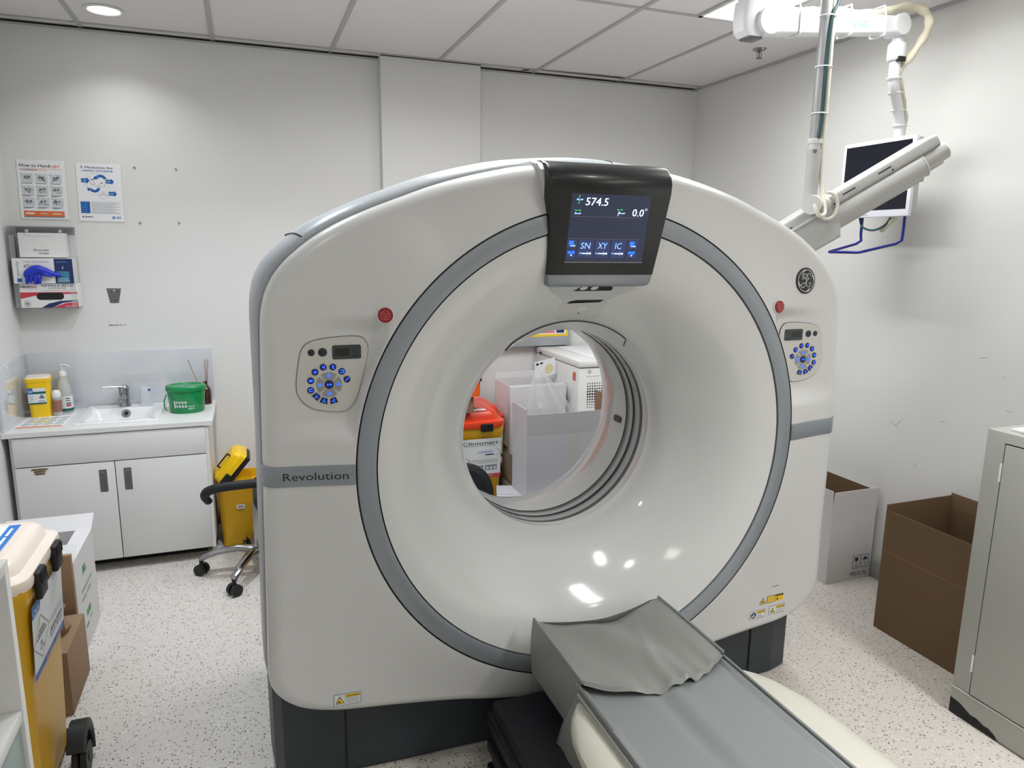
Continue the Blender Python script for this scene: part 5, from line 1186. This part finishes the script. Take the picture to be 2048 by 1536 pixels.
MB().cyl(tuple(p0 + side * .045), tuple(p0 - side * .04), .046, M_arm, 30).build('pivot_disc', A)
mb = MB(); rg = []
for t_, h_, w2 in ((0, .040, .028), (.05, .041, .032), (.5, .037, .032), (.95, .034, .030), (1, .032, .028)):
    c_ = p0.lerp(p1, t_); rg.append([tuple(c_ + side * a + Vector((0, 0, b))) for a, b in rrect(-w2, -h_, w2, h_, .010)])
mb.loft(rg, M_arm); mb.M = frame(tuple(p0.lerp(p1, .60) + side * .0325 + Vector((0, 0, -.012))), tuple(dv), (0, 0, 1)); mb.text('VIG', .005, 0, .03, mat('pale_blue', (110, 160, 214), .6), .001, width=.075); mb.M = Matrix.Identity(4); mb.build('arm', A)
MB().cyl(tuple(p1 + side * .040), tuple(p1 - side * .036), .040, M_arm, 30).cyl((p1.x + .02, p1.y, p1.z), (p1.x + .02, p1.y, p1.z - .075), .022, M_arm, 20).build('end_joint', A)
jx, jy = p1.x + .02, p1.y
mb = MB().lathe([(.030, p1.z - .13), (.034, p1.z - .125), (.034, p1.z - .07), (.030, p1.z - .062)], M_arm, (jx, jy)); mb.box(jx - .02, jy - .036, p1.z - .135, jx + .015, jy - .02, p1.z - .118, M_dark); mb.build('swivel_collar', A)
dp = cr([(jx, jy, p1.z - .12), (jx, jy, p1.z - .18), (jx + .022, jy + .012, p1.z - .225), (jx + .09, jy + .05, p1.z - .285), (jx + .135, jy + .075, p1.z - .335), (mx + .075, 2.455, mz1 + .02), (mx + .078, 2.46, mz1 - .12)], 6)
MB().tube(dp, .021, M_arm, 16).build('drop_tube', A)
sl = [p0 + Vector((.0, 0, .040)), p0.lerp(p1, .12) + Vector((0, 0, .046)), p0.lerp(p1, .3) + Vector((0, 0, .044)), p0.lerp(p1, .5) + Vector((0, 0, .048)), p0.lerp(p1, .75) + Vector((0, 0, .042)), p0.lerp(p1, .9) + Vector((0, 0, .052)), p1 + Vector((.03, -.01, .075)), p1 + Vector((.10, -.03, .065)), p1 + Vector((.135, -.04, .02)), p1 + Vector((.115, -.03, -.05)), p1 + Vector((.075, -.01, -.12)), p1 + Vector((.045, .01, -.175)), Vector((jx + .060, jy + .01, p1.z - .225)), Vector((jx + .12, jy + .045, p1.z - .28)), Vector((jx + .165, jy + .07, p1.z - .335)), Vector((jx + .165, jy + .08, p1.z - .42))]
sp_ = cr([tuple(p) for p in sl], 5); rad = [.020 + .004 * math.sin(i * 1.3) for i in range(len(sp_))]; rad = [r * (.55 if i > 58 else 1) for i, r in enumerate(rad)]
MB().tube(sp_, .018, M_sleeve, 12, radii=rad, flat=.75).build('cable_sleeve', A)
for t_ in (.22, .60, .86):
    c_ = p0.lerp(p1, t_); MB().tube([tuple(c_ + side * a + Vector((0, 0, b))) for a, b in ((.035, -.04), (.036, .02), (.025, .068), (-.025, .068), (-.036, .02), (-.035, -.04), (0, -.045), (.035, -.04))], .0035, M_white, 6).build('cable_tie', A)
for i in (8, 14, 20, 27):
    q = Vector(dp[i]); MB().tube([tuple(q + Vector((.028 * math.cos(a), .028 * math.sin(a), 0))) for a in [2 * PI * k / 14 for k in range(15)]], .003, M_white, 6).build('cable_tie', A)
# injector
I = thing('contrast_injector', 'grey tilted contrast injector head hanging from a ceiling pole beside the scanner', 'injector', (2.0, 2.2, CEIL))
px, pyy = 1.998, 2.205
MB().lathe([(.05, CEIL), (.05, CEIL - .015), (.020, CEIL - .02), (.0205, 1.99)], M_pole, (px, pyy), 24).build('pole', I)
MB().lathe([(.024, 1.96), (.026, 1.965), (.025, 1.90), (.025, 1.83), (.020, 1.80)], M_inj, (px, pyy)).lathe([(.026, 1.985), (.027, 2.0), (.022, 2.003), (.021, 1.96)], M_injl, (px, pyy)).cyl((px - .02, pyy - .024, 1.955), (px - .022, pyy - .029, 1.955), .007, M_chrome, 12).build('collar', I)
MB().tube(cr([(px - .005, pyy - .022, 2.0), (px + .001, pyy - .023, 2.1), (px + .0, pyy - .023, 2.3), (px + .008, pyy - .023, 2.42), (px + .03, pyy - .023, 2.47), (px + .05, pyy - .01, CEIL - .02)], 6), .0065, M_cable, 8).build('cable', I)
tb = [(px + .020, pyy - .015, CEIL - .05), (px + .022, pyy - .016, 2.3), (px + .024, pyy - .016, 2.1), (px + .022, pyy - .017, 1.97), (px + .026, pyy - .02, 1.86), (px + .024, pyy - .04, 1.79), (px + .010, pyy - .07, 1.735), (px - .02, pyy - .075, 1.725), (px - .035, pyy - .07, 1.755), (px - .03, pyy - .05, 1.77)]
MB().tube(cr(tb, 6), .0075, M_tube, 10).build('hose', I)
MB().tube([(px + .045 + .036 * math.cos(a) , pyy - .045 - .01 * math.cos(a), 1.762 + .048 * math.sin(a)) for a in [-2.4 + 4.2 * k / 18 for k in range(19)]], .0065, M_tube, 10).build('hose', I)
for z in (2.42, 2.25, 2.09): MB().tube([(px + .006 + .030 * math.cos(a), pyy - .004 + .026 * math.sin(a), z) for a in [2 * PI * k / 16 for k in range(17)]], .0025, M_white, 6).build('cable_tie', I)
MB().cyl((px - .045, pyy - .060, 1.762), (px + .02, pyy - .0, 1.772), .034, M_injl, 24).cyl((px - .015, pyy - .04, 1.765), (px + .06, pyy - .02, 1.77), .022, M_injl, 20).lathe([(.024, 1.765), (.024, 1.84)], M_inj, (px, pyy)).build('pivot_knob', I)
# head: axis from lower left-rear to upper right-front
q0 = Vector((1.90, 2.33, 1.597)); q1 = Vector((2.435, 2.065, 1.975))
d = (q1 - q0).normalized(); upv = (Vector((0, 0, 1)) - d * d.z).normalized(); sd = upv.cross(d)   # sd points away from the camera side
Mh = Matrix.Identity(4)
for i in range(3): Mh[i][0] = d[i]; Mh[i][1] = sd[i]; Mh[i][2] = upv[i]; Mh[i][3] = q0[i]
Lh = (q1 - q0).length
def sec(x, P): return [(x, a, b) for a, b in P]
mb = MB(); mb.M = Mh
rear = rrect(-.072, -.098, .072, .058, .014)
mb.loft([sec(-.02, rear), sec(.255, rear), sec(.290, rrect(-.060, -.040, .060, .056, .012))], M_inj)
mb.box(-.01, -.0765, .012, .24, -.070, .022, M_injl, .002); mb.box(.02, -.0735, .026, .12, -.072, .029, M_dark)
mb.build('motor_housing', I)
mb = MB(); mb.M = Mh
top = rrect(-.068, .012, .068, .058, .012)
mb.loft([sec(.20, top), sec(Lh - .03, top), sec(Lh, rrect(-.058, .014, .058, .052, .010))], M_inj)
for x in (.33, .47): mb.box(x, -.0692, .034, x + .05, -.0675, .038, M_dark)
for x in (.29, .52): mb.cyl((x, -.0675, .022), (x, -.0694, .022), .0035, M_dark, 8)
mb.build('head_rail', I)
for sy_, sz_, sr in ((-.030, -.022, .044), (.036, -.046, .038)):
    x_end = Lh - .075
    mb = MB(); mb.M = Mh; mb.cyl((.235, sy_, sz_), (x_end, sy_, sz_), sr, M_inj, 32)
    mb.tube([(x_end - .004, sy_ + (sr + .0005) * math.cos(a), sz_ + (sr + .0005) * math.sin(a)) for a in [PI * 2 * k / 28 for k in range(29)]], .0025, M_injl, 6)
    mb.cyl((x_end, sy_, sz_ + .008), (Lh + .012, sy_, sz_ + .008), sr - .009, M_inj, 28); mb.cyl((Lh + .012, sy_, sz_ + .008), (Lh + .016, sy_, sz_ + .008), sr - .013, M_white, 24); mb.build('syringe_sleeve', I)
mb = MB(); mb.M = Mh; mb.box(.0, -.074, -.085, .03, -.0715, -.077, M_steel); mb.box(.05, -.074, -.085, .075, -.0715, -.077, M_steel); mb.build('port', I)
